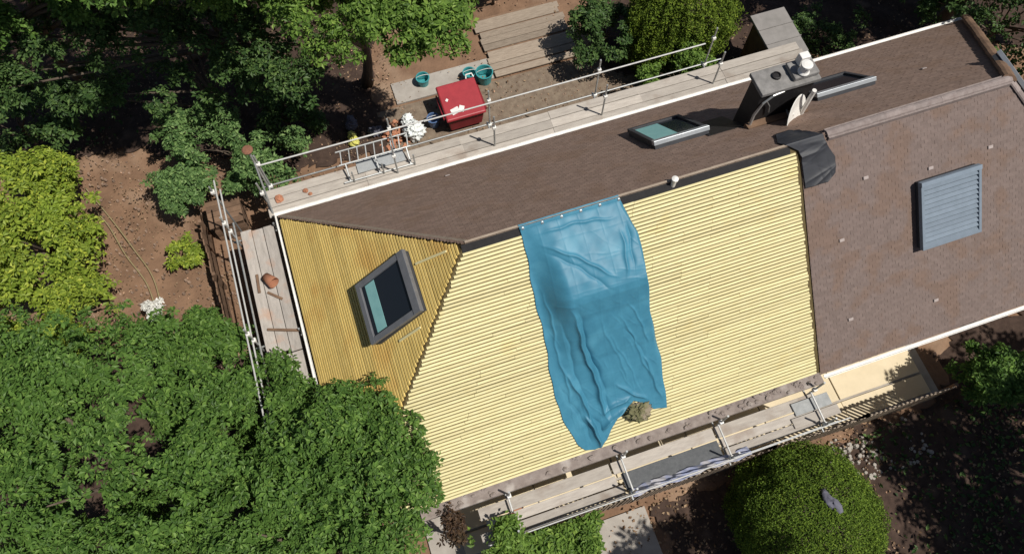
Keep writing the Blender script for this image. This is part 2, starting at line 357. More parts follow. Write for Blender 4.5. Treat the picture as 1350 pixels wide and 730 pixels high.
def tiles(name, face, xl, xr, L, rows, m, tw=.165, first=1, lift=.0):
    V = []; F = []
    o, U, D, N = FR[face]; o = np.array(o); U = np.array(U); D = np.array(D); N = np.array(N)
    g = L / rows
    for k in range(first, rows + 1):
        v1 = k * g + .012; v0 = v1 - g * 1.9; vm = k * g
        a, b = xl(vm), xr(vm); st = (k % 2) * tw / 2
        i0 = int(math.floor((a - st) / tw)); i1 = int(math.ceil((b - st) / tw))
        for i in range(i0, i1):
            ua = max(i * tw + st + .002, a); ub = min((i + 1) * tw + st - .002, b)
            if ub - ua < .02: continue
            h1 = .030 + rng.uniform(-.003, .004) + lift; h0 = .018 + lift; sk = rng.uniform(-.003, .003); dv = rng.uniform(-.003, .003) + (rng.uniform(.01, .03) if rng.random() < .012 else 0)
            t = .011; q = len(V)
            for (u, v, h) in ((ua, v0, h0), (ub, v0, h0), (ub, v1+dv+sk, h1+rng.uniform(-.002, .002)), (ua, v1+dv-sk, h1), (ub, v1+dv+sk, h1-t), (ua, v1+dv-sk, h1-t), (ub, v0, h0-t), (ua, v0, h0-t)):
                V.append(o + U*u + D*v + N*h)
            F += [(q, q+1, q+2, q+3), (q+3, q+2, q+4, q+5), (q+1, q+6, q+4, q+2), (q, q+3, q+5, q+7)]
    V = np.array(V); F = np.array(F)
    nn = np.cross(V[F[0, 1]] - V[F[0, 0]], V[F[0, 2]] - V[F[0, 0]])
    if nn @ N < 0: F = F[:, ::-1]
    ob = link(name, npmesh(name, V, F), m, roof); ob['kind'] = 'stuff'; return ob
tiles('roof_tiles', 'front', lambda v: XT + .035, lambda v: XB + XA * v / LS, LS + .05, ROWS, M['tile'])
tiles('roof_tiles', 'back', lambda v: XA * (1 - v / LS), lambda v: XB + XA * v / LS, LS + .05, ROWS, M['tile_back'])
tiles('roof_tiles', 'right', lambda v: -W * v / LH, lambda v: W * v / LH, LH + .05, 67, M['tile'])
# ridge and hip tiles of the finished part
def capline(a, b, name, m, n, r=.115):
    a, b = Vector(a), Vector(b)
    for i in range(n):
        p = a.lerp(b, i / n); q = a.lerp(b, (i + 1.06) / n); d = (q - p).normalized(); x = d.cross(Vector((0, 0, 1))).normalized(); y = x.cross(d)
        if y.z < 0: y = -y
        mb = MB(); k = 7; dz = random.uniform(-.006, .008)
        for (c, rr) in ((p, r * 1.05), (q, r * .93)):
            for j in range(k):
                t = math.pi * j / (k - 1); mb.v.append(tuple(c + x * math.cos(t) * rr + y * (math.sin(t) * rr * .72 + dz - .015)))
        mb.f = [(j, j+1, k+j+1, k+j) for j in range(k-1)] + [tuple(range(k))[::-1], tuple(range(k, 2*k))]
        mb.build(name, m, roof, smooth=False)
capline((XB + .02, 0, ZR + .05), (11.75, 0, ZR + .05), 'ridge_tile', M['ridge'], 13, .085)
capline(on('front', XEND - .05, LS - .05, .06), (XB, 0, ZR + .05), 'hip_tile', M['ridge'], 18, .085)
capline(on('back', XEND - .05, LS - .05, .06), (XB, 0, ZR + .05), 'hip_tile', M['brownwood'], 18, .16)
MB().box(11.75, XB, -.12, .12, ZR - .08, ZR + .03).build('ridge_mortar', M['ridge'], roof)
# bare ridge: timber board, dark felt strip below it
MB().fbox(on('front', 7.35, .10, .004), (1, 0, 0), FR['front'][2], FR['front'][3], 7.1, .17, .012).build('felt_strip', M['slate'], roof)
MB().box(XA + .02, 11.0, -.022, .022, ZR - .05, ZR + .055).build('ridge_board', M['oldwood'], roof)
# pale vent tiles
for (f, px, pv) in (('front', 12.5, 0), ):
    pass
def vent(face, u, v):
    o, U, D, N = FR[face]
    MB().fbox(on(face, u, v, .045), U, D, N, .13, .08, .016, top=.85).build('vent_tile', M['pale_tile'], roof, bevel=.008)
for (u, y) in ((12.57, -.85), (15.65, -.98), (14.20, -3.37), (11.98, -3.19), (14.15, -1.02), (11.9, -1.75)): vent('front', u, -y / CP)
for (u, y) in ((4.33, 3.45), (15.9, 1.62), (13.3, 2.9)): vent('back', u, y / CP)
# gutters: pale on the left and back, grey under the tiled front
def gutter(pts, m, r=.065):
    mb = MB(); pts = [Vector(p) for p in pts]; k = 8
    for i, p in enumerate(pts):
        d = (pts[min(i+1, len(pts)-1)] - pts[max(i-1, 0)]).normalized(); x = d.cross(Vector((0, 0, 1))).normalized()
        sc = 1.0 if i in (0, len(pts)-1) else 1.35
        for j in range(k):
            t = math.pi * j / (k-1); mb.v.append(tuple(p + x*math.cos(t)*r*sc - Vector((0, 0, math.sin(t)*r))))
        for j in range(k):
            t = math.pi * (k-1-j) / (k-1); mb.v.append(tuple(p + x*math.cos(t)*(r-.012)*sc - Vector((0, 0, math.sin(t)*(r-.012) - .002))))
    n = 2*k
    for i in range(len(pts)-1):
        for j in range(n): mb.f.append((i*n+j, i*n+(j+1) % n, (i+1)*n+(j+1) % n, (i+1)*n+j))
    return mb.build('gutter', m, house)
gutter([(-.10, -4.05, ZE-.04), (-.10, 4.13, ZE-.04), (XEND+.05, 4.13, ZE-.04)], M['white_metal'], .046)
gutter([(11.2, -4.13, ZE-.05), (XEND, -4.13, ZE-.05)], M['white_metal'], .05)
# bare eaves along the stripped front: boards and crumbling mortar
ev = MB().box(1.4, 11.12, -4.26, -3.97, ZE-.16, ZE-.03).build('eaves_board', M['eaves'], house)
for i in range(70):
    x = random.uniform(2, 11.1) if i % 3 else random.uniform(8.2, 11); y = random.uniform(-4.22, -4.0); s = random.uniform(.03, .085)
    MB().blob((x, y, ZE - .03 + s*.25), s, s*.75, s*.4, .25, 7, 4, i, flat=0).build('mortar_lump', M['eaves'], ev)
for x in (11.3, 14.9, 0.2): pass
MB().tube([(XEND-.6, -4.1, ZE-.08), (XEND-.6, -3.5, ZE-.5), (XEND-.6, -3.5, .1)], .045).build('downpipe', M['white_metal'], house)

# roof windows
def roof_window(face, u0, u1, v0, v1, h=.10, kind='glass', blind=None, tilt=0.0, fm='frame', bar=.10):
    o, U, D, N = FR[face]; uc, vc = (u0+u1)/2, (v0+v1)/2
    def pt(u, v, n): return on(face, u, v, n + tilt*(v - v0)/(v1 - v0))
    DD = (pt(uc, v1, 0) - pt(uc, v0, 0)).normalized(); NN = U.cross(DD); NN = NN if NN.dot(N) > 0 else -NN
    curb = MB()
    curb.quadbox([on(face, u0+.02, v0+.02, 0), on(face, u1-.02, v0+.02, 0), on(face, u1-.02, v1-.02, 0), on(face, u0+.02, v1-.02, 0), on(face, u0+.02, v0+.02, h*.7), on(face, u1-.02, v0+.02, h*.7), on(face, u1-.02, v1-.02, h*.7), on(face, u0+.02, v1-.02, h*.7)])
    win = curb.build('roof_window', M['frame_dark'], house)  # dark curb colour: the shade on the window's side is put into it
    lw = (v1-v0)
    def rail(ua, ub, va, vb, n0, n1, name, m):
        MB().quadbox([pt(ua, va, n0), pt(ub, va, n0), pt(ub, vb, n0), pt(ua, vb, n0), pt(ua, va, n1), pt(ub, va, n1), pt(ub, vb, n1), pt(ua, vb, n1)]).build(name, m, win, bevel=.008)
    f = M[fm]; n0, n1 = h*.72, h*1.25
    rail(u0, u1, v0, v0+bar*1.5, n0, n1*1.08, 'frame_rail', M['frame_light'] if face == 'back' else f); rail(u0, u1, v1-bar, v1, n0, n1, 'frame_rail', f)
    rail(u0, u0+bar, v0+bar*1.5, v1-bar, n0, n1, 'frame_rail', f); rail(u1-bar, u1, v0+bar*1.5, v1-bar, n0, n1, 'frame_rail', f)
    if kind == 'glass':
        rail(u0+bar, u1-bar, v0+bar*1.5, v1-bar, n0+.005, n1-.045, 'pane', M['glass'])
        if blind: rail(blind[0], blind[1], blind[2], blind[3], n1-.043, n1-.036, 'blind', M['blind'])
    else:
        ns = 13; a = v0+bar*1.5; b = v1-bar*.7; s = (b-a)/ns
        for i in range(ns):
            va, vb = a+i*s+.006, a+(i+1)*s-.008
            MB().quadbox([pt(u0+bar*.7, va, n0), pt(u1-bar*.7, va, n0), pt(u1-bar*.7, vb, n0), pt(u0+bar*.7, vb, n0), pt(u0+bar*.7, va+.01, n1-.05), pt(u1-bar*.7, va+.01, n1-.05), pt(u1-bar*.7, vb-.012, n1-.005), pt(u0+bar*.7, vb-.012, n1-.005)]).build('shutter_slat', M['shutter'], win)
    return win
w1 = roof_window('front', 13.74, 15.25, 1.60, 3.20, .20, 'shutter', fm='shutter', bar=.07)
w1['label'] = 'roof window with closed blue-grey slatted shutter on front slope'
w2 = roof_window('left', -.73, .70, 1.45, 3.05, .16, blind=(-.56, .55, 2.50, 2.80), tilt=.10, bar=.13)
w2['label'] = 'open grey roof window on the yellow stripped hip end'
w3 = roof_window('back', 8.82, 10.20, 2.10, 3.75, .17, blind=(8.95, 9.55, 2.4, 3.6), fm='frame_dark')
w3['label'] = 'roof window on back slope with teal blind, left of chimney'
w4 = roof_window('back', 12.98, 14.55, 2.15, 3.35, .16, fm='frame_dark')
w4['label'] = 'dark roof window on back slope right of chimney'
w5 = roof_window('right', -1.1, 1.0, .85, 2.3, .16, fm='frame_light')

# black patch laid on the tiles beside the chimney
MB().fbox(on('back', 10.55, 2.52, .036), (1, 0, 0), FR['back'][2], FR['back'][3], .92, 1.15, .010).build('black_patch', M['slate'], roof)
# chimney
ch = MB().box(11.0, 12.28, 1.38, 1.86, roof_z(11, 1.9) - .3, 6.42).build('chimney', M['slate'], house)
MB().box(10.93, 12.34, 1.31, 1.93, 6.42, 6.53).build('cap', M['cap'], ch, bevel=.02)
MB().box(11.70, 12.30, 1.40, 1.84, 6.532, 6.66).build('cap_block', M['cap'], ch, bevel=.03)
MB().lathe((11.42, 1.66, 6.53), [(.10, 0), (.10, .05), (.075, .06), (.07, .03)], 14).build('flue_opening', M['slate'], ch)
MB().lathe((11.93, 1.50, 6.66), [(.12, 0), (.13, .04), (.10, .08), (.10, .2), (.125, .22), (.125, .27), (.07, .28)], 16).build('chimney_pot', M['white_metal'], ch)
MB().fbox((12.02, 1.76, 6.66), (1, 0, 0), (0, 1, 0), (0, 0, 1), .24, .18, .24, top=.9).build('chimney_pot', M['white_metal'], ch, bevel=.015)
for x0, x1, y0, y1 in ((10.9, 12.4, 1.2, 1.378), ):
    MB().quadbox([(x0, y0, roof_z(11, y0)+.05), (x1, y0, roof_z(11, y0)+.05), (x1, y1, roof_z(11, y1)+.05), (x0, y1, roof_z(11, y1)+.05), (x0, y0, roof_z(11, y0)+.065), (x1, y0, roof_z(11, y0)+.065), (x1, y1, roof_z(11, y1)+.20), (x0, y1, roof_z(11, y1)+.20)]).build('flashing', M['brownwood'], ch)
MB().tube([(10.98, 1.30, 5.3), (10.99, 1.33, 5.75), (11.08, 1.33, 6.15), (11.25, 1.32, 6.36), (11.5, 1.33, 6.40)], [.035, .03, .028, .026, .024], 8).build('conduit', M['grey_metal'], ch)
MB().tube([(12.2, 1.2, 5.25), (12.2, 1.2, 6.3)], .05, 12).build('flue_pipe', M['white_metal'], ch)
MB().tube([(11.15, 1.33, 6.2), (11.3, 1.33, 5.95), (11.36, 1.33, 5.7)], .016, 6).build('conduit', M['grey_metal'], ch)

# satellite dish on the chimney
dish = empty('satellite_dish', (11.9, 1.36, 5.6), 'white satellite dish fixed to the front of the dark chimney', 'satellite dish')
dc = Vector((11.90, 1.08, 5.68)); dn = Vector((.55, -.75, .35)).normalized(); du = Vector((0, 0, 1)) - dn * dn.z; du.normalize(); dw = dn.cross(du)
mb = MB(); rings = 7; seg = 24
for i in range(rings+1):
    r = .46 * i / rings
    for j in range(seg):
        t = 2*math.pi*j/seg; mb.v.append(tuple(dc + (du*math.cos(t)*1.08 + dw*math.sin(t))*r + dn*(r*r*.35 - .05)))
for i in range(rings):
    for j in range(seg): mb.f.append((i*seg+j, i*seg+(j+1) % seg, (i+1)*seg+(j+1) % seg, (i+1)*seg+j))
d_ = mb.build('reflector', M['white_metal'], dish, smooth=True); so = d_.modifiers.new('thickness', 'SOLIDIFY'); so.thickness = .014
MB().tube([(11.9, 1.37, 5.5), (11.88, 1.2, 5.5), tuple(dc - dn*.06)], .022).build('bracket', M['grey_metal'], dish)
tip = dc + dn*.38 - du*.1
MB().tube([tuple(dc - du*.38 + dn*.02), tuple(tip - du*.12), tuple(tip)], .013, 6).build('feed_arm', M['grey_metal'], dish)
MB().tube([tuple(tip), tuple(tip - dn*.09)], [.03, .035], 8).build('receiver', M['white_metal'], dish)
# little white vent pipe on the ridge
MB().lathe((8.27, -.07, ZR-.07), [(.05, 0), (.05, .22), (.07, .23), (.07, .27), (.02, .29)], 12).build('vent_pipe', M['white_metal'], house)

# ------------------------------------------------------------------ blue tarpaulin
def tarp():
    nu, nv = 190, 330
    a = np.linspace(0, 1, nu); t = np.linspace(0, 1, nv); A, T = np.meshgrid(a, t)
    yb = np.interp(a, [0, .03, .07, .13, .22, .30, .36, .42, .52, .60, .68, .76, .86, 1.0], [-3.25, -3.55, -3.78, -3.93, -3.98, -3.96, -3.88, -3.72, -3.52, -3.42, -3.33, -3.42, -3.60, -3.66])
    vb = -yb / CP
    Vv = -.06 + T * (vb[None] + .06)
    xl = np.interp(Vv, [0, .3, 2, 3.2, 4.3, 5.2], [4.98, 5.00, 4.97, 4.92, 4.90, 4.98]) + .02*np.sin(Vv*3.1) + .012*np.sin(Vv*9+1)
    xr = np.interp(Vv, [0, .25, .8, 1.5, 2.5, 3.8, 5.2], [7.10, 7.16, 7.36, 7.30, 7.30, 7.36, 7.30]) + .012*np.sin(Vv*7)
    X = xl + (xr - xl) * A
    # raised where it is pulled over an upstand
    prof = np.interp(Vv, [0, .1, 1.35, 1.62, 1.78, 2.2, 3.3, 4.2, 5.5], [.04, .06, .47, .52, .50, .36, .13, .06, .05])
    side = np.clip((X - 5.02) / .62, 0, 1); side = side*side*(3-2*side); sr = np.clip((7.40 - X)/.16, 0, 1)
    Hh = .045 + (prof - .045) * side * (.55 + .45*sr)
    def ridge(x0, v0, x1, v1, amp, w, taper=.3):
        dx, dv = x1-x0, v1-v0; L = math.hypot(dx, dv); s = ((X-x0)*dx + (Vv-v0)*dv)/L; d = ((X-x0)*dv - (Vv-v0)*dx)/L
        d = d + .03*np.sin(s*4+x0*5) + .012*np.sin(s*13)
        m = np.clip(s/(taper*L), 0, 1)*np.clip((L-s)/(taper*L), 0, 1); m = m*m*(3-2*m)
        return amp*m*np.exp(-np.sqrt((d/w)**2+.03)*1.5)*1.25
    r_ = random.Random(5)
    for q in ((5.25, .35, 6.75, 1.5, .045, .035), (5.3, .5, 6.6, 1.75, -.03, .05), (5.2, .18, 7.05, .32, .03, .03), (5.55, 1.7, 5.95, 5.1, .12, .05), (5.68, 1.8, 6.05, 5.0, -.09, .06),
              (5.33, 1.9, 5.55, 4.8, -.03, .06), (5.15, 1.1, 5.2, 4.9, .025, .03), (6.95, .5, 6.85, 1.6, .035, .04), (7.1, .4, 7.05, 1.5, -.03, .04),
              (6.1, 2.1, 6.6, 4.3, .018, .03), (6.55, 2.2, 7.15, 4.4, .026, .03), (6.75, 2.0, 7.2, 3.4, .024, .025), (6.62, 2.6, 7.1, 3.9, -.014, .03), (6.3, 2.6, 6.8, 4.5, .016, .025), (6.9, 3.4, 7.28, 4.9, .045, .035),
              (5.2, 3.2, 5.7, 5.3, .07, .05), (5.05, 3.6, 5.5, 5.4, -.04, .05), (5.75, 4.7, 6.6, 4.45, .08, .06), (5.65, 5.1, 6.45, 4.7, .10, .06), (5.72, 5.25, 6.35, 4.85, -.07, .05), (6.2, 4.0, 6.95, 4.75, .05, .04), (5.45, 4.5, 5.64, 5.6, .14, .05), (5.58, 4.6, 5.74, 5.6, -.12, .05)):
        Hh = Hh + ridge(*q)
    for i in range(60):
        x0 = r_.uniform(5.0, 7.2); v0 = r_.uniform(.2, 4.6); an = r_.gauss(1.15 if v0 > 1.7 else .75, .3); L = r_.uniform(.3, 1.3)
        Hh = Hh + ridge(x0, v0, x0+math.cos(an)*L, v0+math.sin(an)*L, r_.uniform(-.005, .011), r_.uniform(.014, .024), .45)
    for gx in np.arange(5.35, 7.3, .42): Hh = Hh + .004*np.exp(-np.abs(X-gx-.02*np.sin(Vv*2))/.014)
    for gv in np.arange(.45, 5.2, .55): Hh = Hh + .004*np.exp(-np.abs(Vv-gv-.02*np.sin(X*3))/.014)*side
    edge = np.minimum(np.minimum(A, 1-A)/.025, 1); Hh = Hh*edge + .045*(1-edge) + .006*np.sin(X*17+Vv*5)*np.sin(Vv*11)
    Hh = np.maximum(Hh, .036)
    Pq = np.array(FR['front'][0])[None, None] + X[..., None]*np.array((1, 0, 0)) + Vv[..., None]*np.array(FR['front'][2]) + Hh[..., None]*np.array(FR['front'][3])
    # the top hem is folded back over the ridge
    i = (np.arange(nv-1)[:, None]*nu + np.arange(nu-1)[None]).ravel()
    me = npmesh('tarpaulin', Pq.reshape(-1, 3), np.stack([i, i+nu, i+nu+1, i+1], 1))
    o = link('tarpaulin', me, M['tarp'], None, (6.1, -2, 5), smooth=True)
    s = o.modifiers.new('thickness', 'SOLIDIFY'); s.thickness = .006; s.offset = 1
    tag(o, 'crumpled blue tarpaulin draped from the ridge down the yellow battens', 'tarpaulin')
    for q in range(6):                                  # brass eyelets along the top hem
        x = 5.06 + q*.405; c = on('front', x, .03, .075); mb = MB(); k = 12
        for rr in (.030, .014):
            for j in range(k): mb.v.append(tuple(c + FR['front'][1]*math.cos(j*2*math.pi/k)*rr + FR['front'][2]*math.sin(j*2*math.pi/k)*rr + FR['front'][3]*(.006 if rr < .02 else .0)))
        for j in range(k): mb.f.append((j, (j+1) % k, k+(j+1) % k, k+j))
        mb.build('eyelet', M['grey_metal'], o)
    hem = MB(); hem.fbox(on('front', 6.05, .03, .052), (1, 0, 0), FR['front'][2], FR['front'][3], 2.08, .07, .014); hem.build('hem', M['tarp'], o, bevel=.006)
tarp()
cl = MB()
moss = MB().blob(tuple(on('front', 6.62, 4.86, .14)), .36, .30, .14, .25, 40, 20, 4, flat=0, crumple=.4)
tag(moss.build('moss_clump', M['moss'], None, tuple(on('front', 6.6, 4.85, .1)), smooth=True), 'clump of olive moss and debris at the lower hem of blue tarpaulin', 'moss')
# black sheet by the chimney, wrapped over the ridge
def blacksheet():
    nu, nv = 80, 110; A, T = np.meshgrid(np.linspace(0, 1, nu), np.linspace(0, 1, nv)); V = []
    s = -.75 + T*(1.75)                       # down-slope distance, negative on the back slope
    xl = np.interp(s, [-.75, -.2, 0, .15, .3, 1], [11.05, 10.75, 10.78, 11.06, 11.11, 11.14]); xr = np.interp(s, [-.75, -.1, .1, .5, .85, 1.0], [11.35, 11.62, 11.66, 11.88, 11.86, 11.66])
    X = xl + (xr-xl)*A
    h = .060
    r_ = random.Random(3)
    for q in range(34):
        x0, s0, an, w, am = r_.uniform(10.8, 11.9), r_.uniform(-.7, 1), r_.gauss(.25, .55), r_.uniform(.02, .05), r_.uniform(-.02, .04)
        dd = (X-x0)*math.sin(an) - (s-s0)*math.cos(an); ll = (X-x0)*math.cos(an) + (s-s0)*math.sin(an)
        h = h + am*np.exp(-np.abs(dd)/w)*np.exp(-(ll/.35)**2)
    h = np.maximum(h, .05)
    y = np.where(s < 0, -s*CP + h*SP*np.clip(-s*6, 0, 1), -s*CP - h*SP*np.clip(s*6, 0, 1)); z = ZR - np.abs(s)*SP + h*CP + .04*np.exp(-(s/.1)**2)
    i = (np.arange(nv-1)[:, None]*nu + np.arange(nu-1)[None]).ravel()
    me = npmesh('plastic_sheet', np.stack([X, y, z], -1).reshape(-1, 3), np.stack([i, i+nu, i+nu+1, i+1], 1))
    o = link('plastic_sheet', me, M['blackplastic'], None, (11.4, -.2, ZR), smooth=True); so = o.modifiers.new('thickness', 'SOLIDIFY'); so.thickness = .005
    tag(o, 'wrinkled black plastic sheet folded over the ridge beside the chimney', 'plastic sheet')
blacksheet()

# ------------------------------------------------------------------ scaffolds
def pole(name, pts, par, r=.024): MB().tube(pts, r, 10).build(name, M['grey_metal'], par)
def wpole(name, pts, par, r=.021): MB().tube(pts, r, 10).build(name, M['pale_metal'], par)
def coupler(p, par): MB().fbox((p[0], p[1], p[2]-.05), (1, 0, 0), (0, 1, 0), (0, 0, 1), .10, .10, .10).build('coupler', M['white_metal'], par, bevel=.015)
ZP = 2.35
sb = empty('scaffold', (6, 4.9, 0), 'long scaffold with pale boards and one white guard rail behind the house', 'scaffold', 'scaffolds round the house')
xs = [-.28, 2.35, 5.0, 7.6, 10.2, 12.75, 15.2]
for i in range(len(xs)-1):
    for j in range(3):
        y = 4.40 + j*.275; a = xs[i] + random.uniform(-.03, .03); b = xs[i+1] + random.uniform(.0, .12); z = ZP - .05 + .004*((i+j) % 2) + (.012 if i % 2 else 0)
        MB().box(a, b, y-.128, y+.128, z, z+.045).build('board', M['board'], sb, bevel=.006)
for x in (-.2, 3.2, 5.9, 9.0, 12.35):
    pole('standard', [(x, 4.50, 0), (x, 4.50, 3.68)], sb); pole('standard', [(x+.1, 5.25, 0), (x+.1, 5.25, 3.75)], sb)
    pole('transom', [(x+.05, 4.1, ZP-.1), (x+.05, 5.35, ZP-.1)], sb); coupler((x+.1, 5.25, 3.35), sb); coupler((x+.1, 5.25, ZP-.1), sb); coupler((x, 4.5, 3.2), sb)
wpole('guard_rail', [(-.1, 5.20, 3.36), (4.3, 5.19, 3.34)], sb); wpole('guard_rail', [(4.2, 5.15, 3.37), (12.15, 5.15, 3.35)], sb)
pole('ledger', [(-.3, 5.3, ZP-.14), (13, 5.3, ZP-.14)], sb)
pole('ledger', [(-.3, 4.45, ZP-.14), (13, 4.45, ZP-.14)], sb)
# corner standard with its round brown cap
pole('standard', [(-.16, 5.25, 0), (-.16, 5.25, 4.0)], sb, .03)
MB().lathe((-.16, 5.25, 4.0), [(.04, 0), (.13, .02), (.14, .05), (.11, .08), (.03, .09)], 12).build('standard_cap', M['rust'], sb)

sl = empty('scaffold', (-.65, 1, 0), 'short scaffold with boards and close double rails along the hip end', 'scaffold', 'scaffolds round the house')
for j in range(3):
    x = -.98 + j*.29
    for (a, b) in ((-2.5, .55), (.6, 4.1)):
        z = ZP - .1 + random.uniform(0, .008)
        MB().box(x-.137, x+.137, a + random.uniform(-.05, .05), b + random.uniform(-.04, .04), z, z+.045).build('board', M['board_y'], sl, bevel=.006)
for y in (-2.2, .9, 3.9):
    pole('standard', [(-1.22, y, 0), (-1.22, y, 3.6)], sl); pole('standard', [(-.22, y+.1, 0), (-.22, y+.1, 2.5)], sl)
    pole('transom', [(-1.35, y+.05, ZP-.16), (-.1, y+.05, ZP-.16)], sl); coupler((-1.22, y, 3.3), sl); coupler((-1.22, y, 2.85), sl)
pole('standard', [(-1.3, 4.75, 0), (-1.3, 4.75, 3.7)], sl); coupler((-1.3, 4.75, 3.45), sl)
for z in (3.33, 2.88): wpole('guard_rail', [(-1.25, -2.6, z), (-1.25, 5.15, z)], sl)
pole('ledger', [(-1.18, -2.6, 2.55), (-1.18, 4.3, 2.55)], sl); pole('ledger', [(-.2, -2.6, ZP-.2), (-.2, 4.9, ZP-.2)], sl)
pole('brace', [(-.2, 4.35, 2.3), (-.16, 5.25, 3.5)], sl)

sf = empty('scaffold', (7, -4.55, 0), 'scaffold with pale and dark decks below the stripped front eaves', 'scaffold', 'scaffolds round the house')
ZF = 2.12
def dk(x0, x1, y0, y1, m, dz=0.0): MB().box(x0, x1, y0, y1, ZF-.05+dz, ZF+dz).build('board', m, sf, bevel=.006)
for (x0, x1) in ((2.6, 5.75), (5.8, 8.35), (8.4, 11.0)):
    dk(x0, x1, -4.60, -4.33, M['board'], random.uniform(0, .006))
dk(2.7, 5.8, -4.84, -4.63, M['board'], .004); dk(2.5, 5.9, -5.07, -4.87, M['board'], .0)
dk(5.95, 8.35, -5.02, -4.63, M['dark_deck'], -.008)
dk(8.45, 10.95, -4.84, -4.635, M['board'], .002); dk(8.45, 10.95, -5.06, -4.865, M['board'], .006)
dk(10.35, 11.3, -4.72, -4.42, M['alu2'], .055); dk(10.2, 11.4, -4.98, -4.75, M['board'], .05)
for x in (3.3, 6.02, 8.45, 10.85):
    pole('standard', [(x, -5.12, 0), (x, -5.12, 2.95)], sf); pole('standard', [(x+.05, -4.32, 0), (x+.05, -4.32, 3.12)], sf)
    pole('transom', [(x, -5.25, ZF-.1), (x, -4.1, ZF-.1)], sf); coupler((x, -5.12, 2.3), sf); coupler((x+.05, -4.32, 2.5), sf)
    wpole('end_tube', [(x+.03, -5.1, 2.26), (x+.03, -4.3, 2.30)], sf, .022)
wpole('guard_rail', [(2.6, -5.17, 2.42), (11.4, -5.17, 2.45)], sf, .016)
MB().box(2.6, 6.0, -5.125, -5.095, ZF+.0, ZF+.13).build('toe_board', M['board'], sf); MB().box(8.5, 11.2, -5.16, -5.13, ZF+.0, ZF+.13).build('toe_board', M['alu'], sf)
# lilac plastic strip caught on the front scaffold
def strip():
    nu, nv = 90, 12; A, T = np.meshgrid(np.linspace(0, 1, nu), np.linspace(0, 1, nv)); X = 6.0 + A*2.95
    Y = -5.20 + T*.21 + .015*np.sin(X*5) + .012*np.sin(X*13); Z = ZF + .17 - .16*T + .035*np.sin(X*9+T*4) + .03*np.sin(X*21 + T*7)
    i = (np.arange(nv-1)[:, None]*nu + np.arange(nu-1)[None]).ravel()
    o = link('plastic_strip', npmesh('plastic_strip', np.stack([X, Y, Z], -1).reshape(-1, 3), np.stack([i, i+1, i+nu+1, i+nu], 1)), M['lilac'], None, (7.4, -5.1, ZF), smooth=True)
    so = o.modifiers.new('thickness', 'SOLIDIFY'); so.thickness = .005
    tag(o, 'crumpled lilac plastic strip along the rail of the front scaffold', 'plastic strip')
strip()
# stacked lattice frames on the back scaffold
lt = empty('lattice_frame', (2.75, 4.95, ZP), 'grey metal lattice frame lying on the boards of the back scaffold', 'lattice frame')
for y, z in ((4.62, ZP+.06), (5.02, ZP+.30), (5.34, ZP+.45)):
    MB().tube([(1.78, y, z), (3.72, y, z)], .024, 8).build('chord', M['grey_metal'], lt)
for i in range(9):
    x = 1.85 + i*.225
    MB().tube([(x, 5.02, ZP+.30), (x+.06, 5.34, ZP+.45)], .018, 6).build('rung', M['grey_metal'], lt)
for x in (1.95, 2.75, 3.6):
    MB().tube([(x, 4.62, ZP+.06), (x, 5.02, ZP+.30)], .024, 6).build('rung', M['grey_metal'], lt); MB().tube([(x+.1, 4.6, ZP+.03), (x+.1, 4.6, ZP+.5)], .024, 6).build('foot', M['grey_metal'], lt)
MB().quadbox([(2.2, 4.8, ZP+.02), (3.5, 4.8, ZP+.02), (3.5, 5.2, ZP+.02), (2.2, 5.2, ZP+.02), (2.2, 4.8, ZP+.05), (3.5, 4.8, ZP+.05), (3.5, 5.2, ZP+.05), (2.2, 5.2, ZP+.05)]).build('tray', M['alu'], lt)
# bits left on the side scaffold
for i, (x, y, l, a, lab) in enumerate(((-.95, 2.55, .5, 1.5, 'rusty brown offcut lying against the rails of the side scaffold'), (-.62, 2.1, .42, -.75, 'short dark batten offcut slanting across the side scaffold boards'), (-.6, 1.15, .8, -.35, 'long thin brown lath lying across the side scaffold boards'))):
    dx, dy = math.cos(a)*l/2, math.sin(a)*l/2
    tag(MB().bar((x-dx, y-dy, ZP-.02), (x+dx, y+dy, ZP-.01), .06, .04).build('wood_offcut', M['brownwood'], None, (x, y, ZP-.05)), lab, 'offcut', 'wood offcuts on the side scaffold')
bk = empty('bucket', (-.62, 2.45, ZP-.05), 'terracotta coloured bucket tipped over on the side scaffold', 'bucket')
mb = MB(); ax = Vector((.55, -.8, .15)).normalized(); mb.tube([Vector((-.72, 2.62, ZP+.10)), Vector((-.72, 2.62, ZP+.10)) + ax*.32], [.11, .15], 16, cap=False); mb.f.append(tuple(range(16))[::-1])
o = mb.build('shell', M['clay'], bk, smooth=True); so = o.modifiers.new('thickness', 'SOLIDIFY'); so.thickness = .012
for (x, y, s) in ((.05, 4.72, .13), (.75, 4.75, .08), (.85, 4.62, .06)):
    tag(MB().blob((x, y, ZP+s*.3), s, s*.8, s*.5, .3, 9, 6, int(x*100), flat=ZP-.01).build('rubble_lump', M['clay'], None, (x, y, ZP)), {.13: 'large orange brick lump at the left end of the back scaffold', .08: 'medium brown rubble lump on the back scaffold boards', .06: 'smallest brown rubble lump on the back scaffold boards'}[s], 'rubble', 'rubble on the back scaffold')

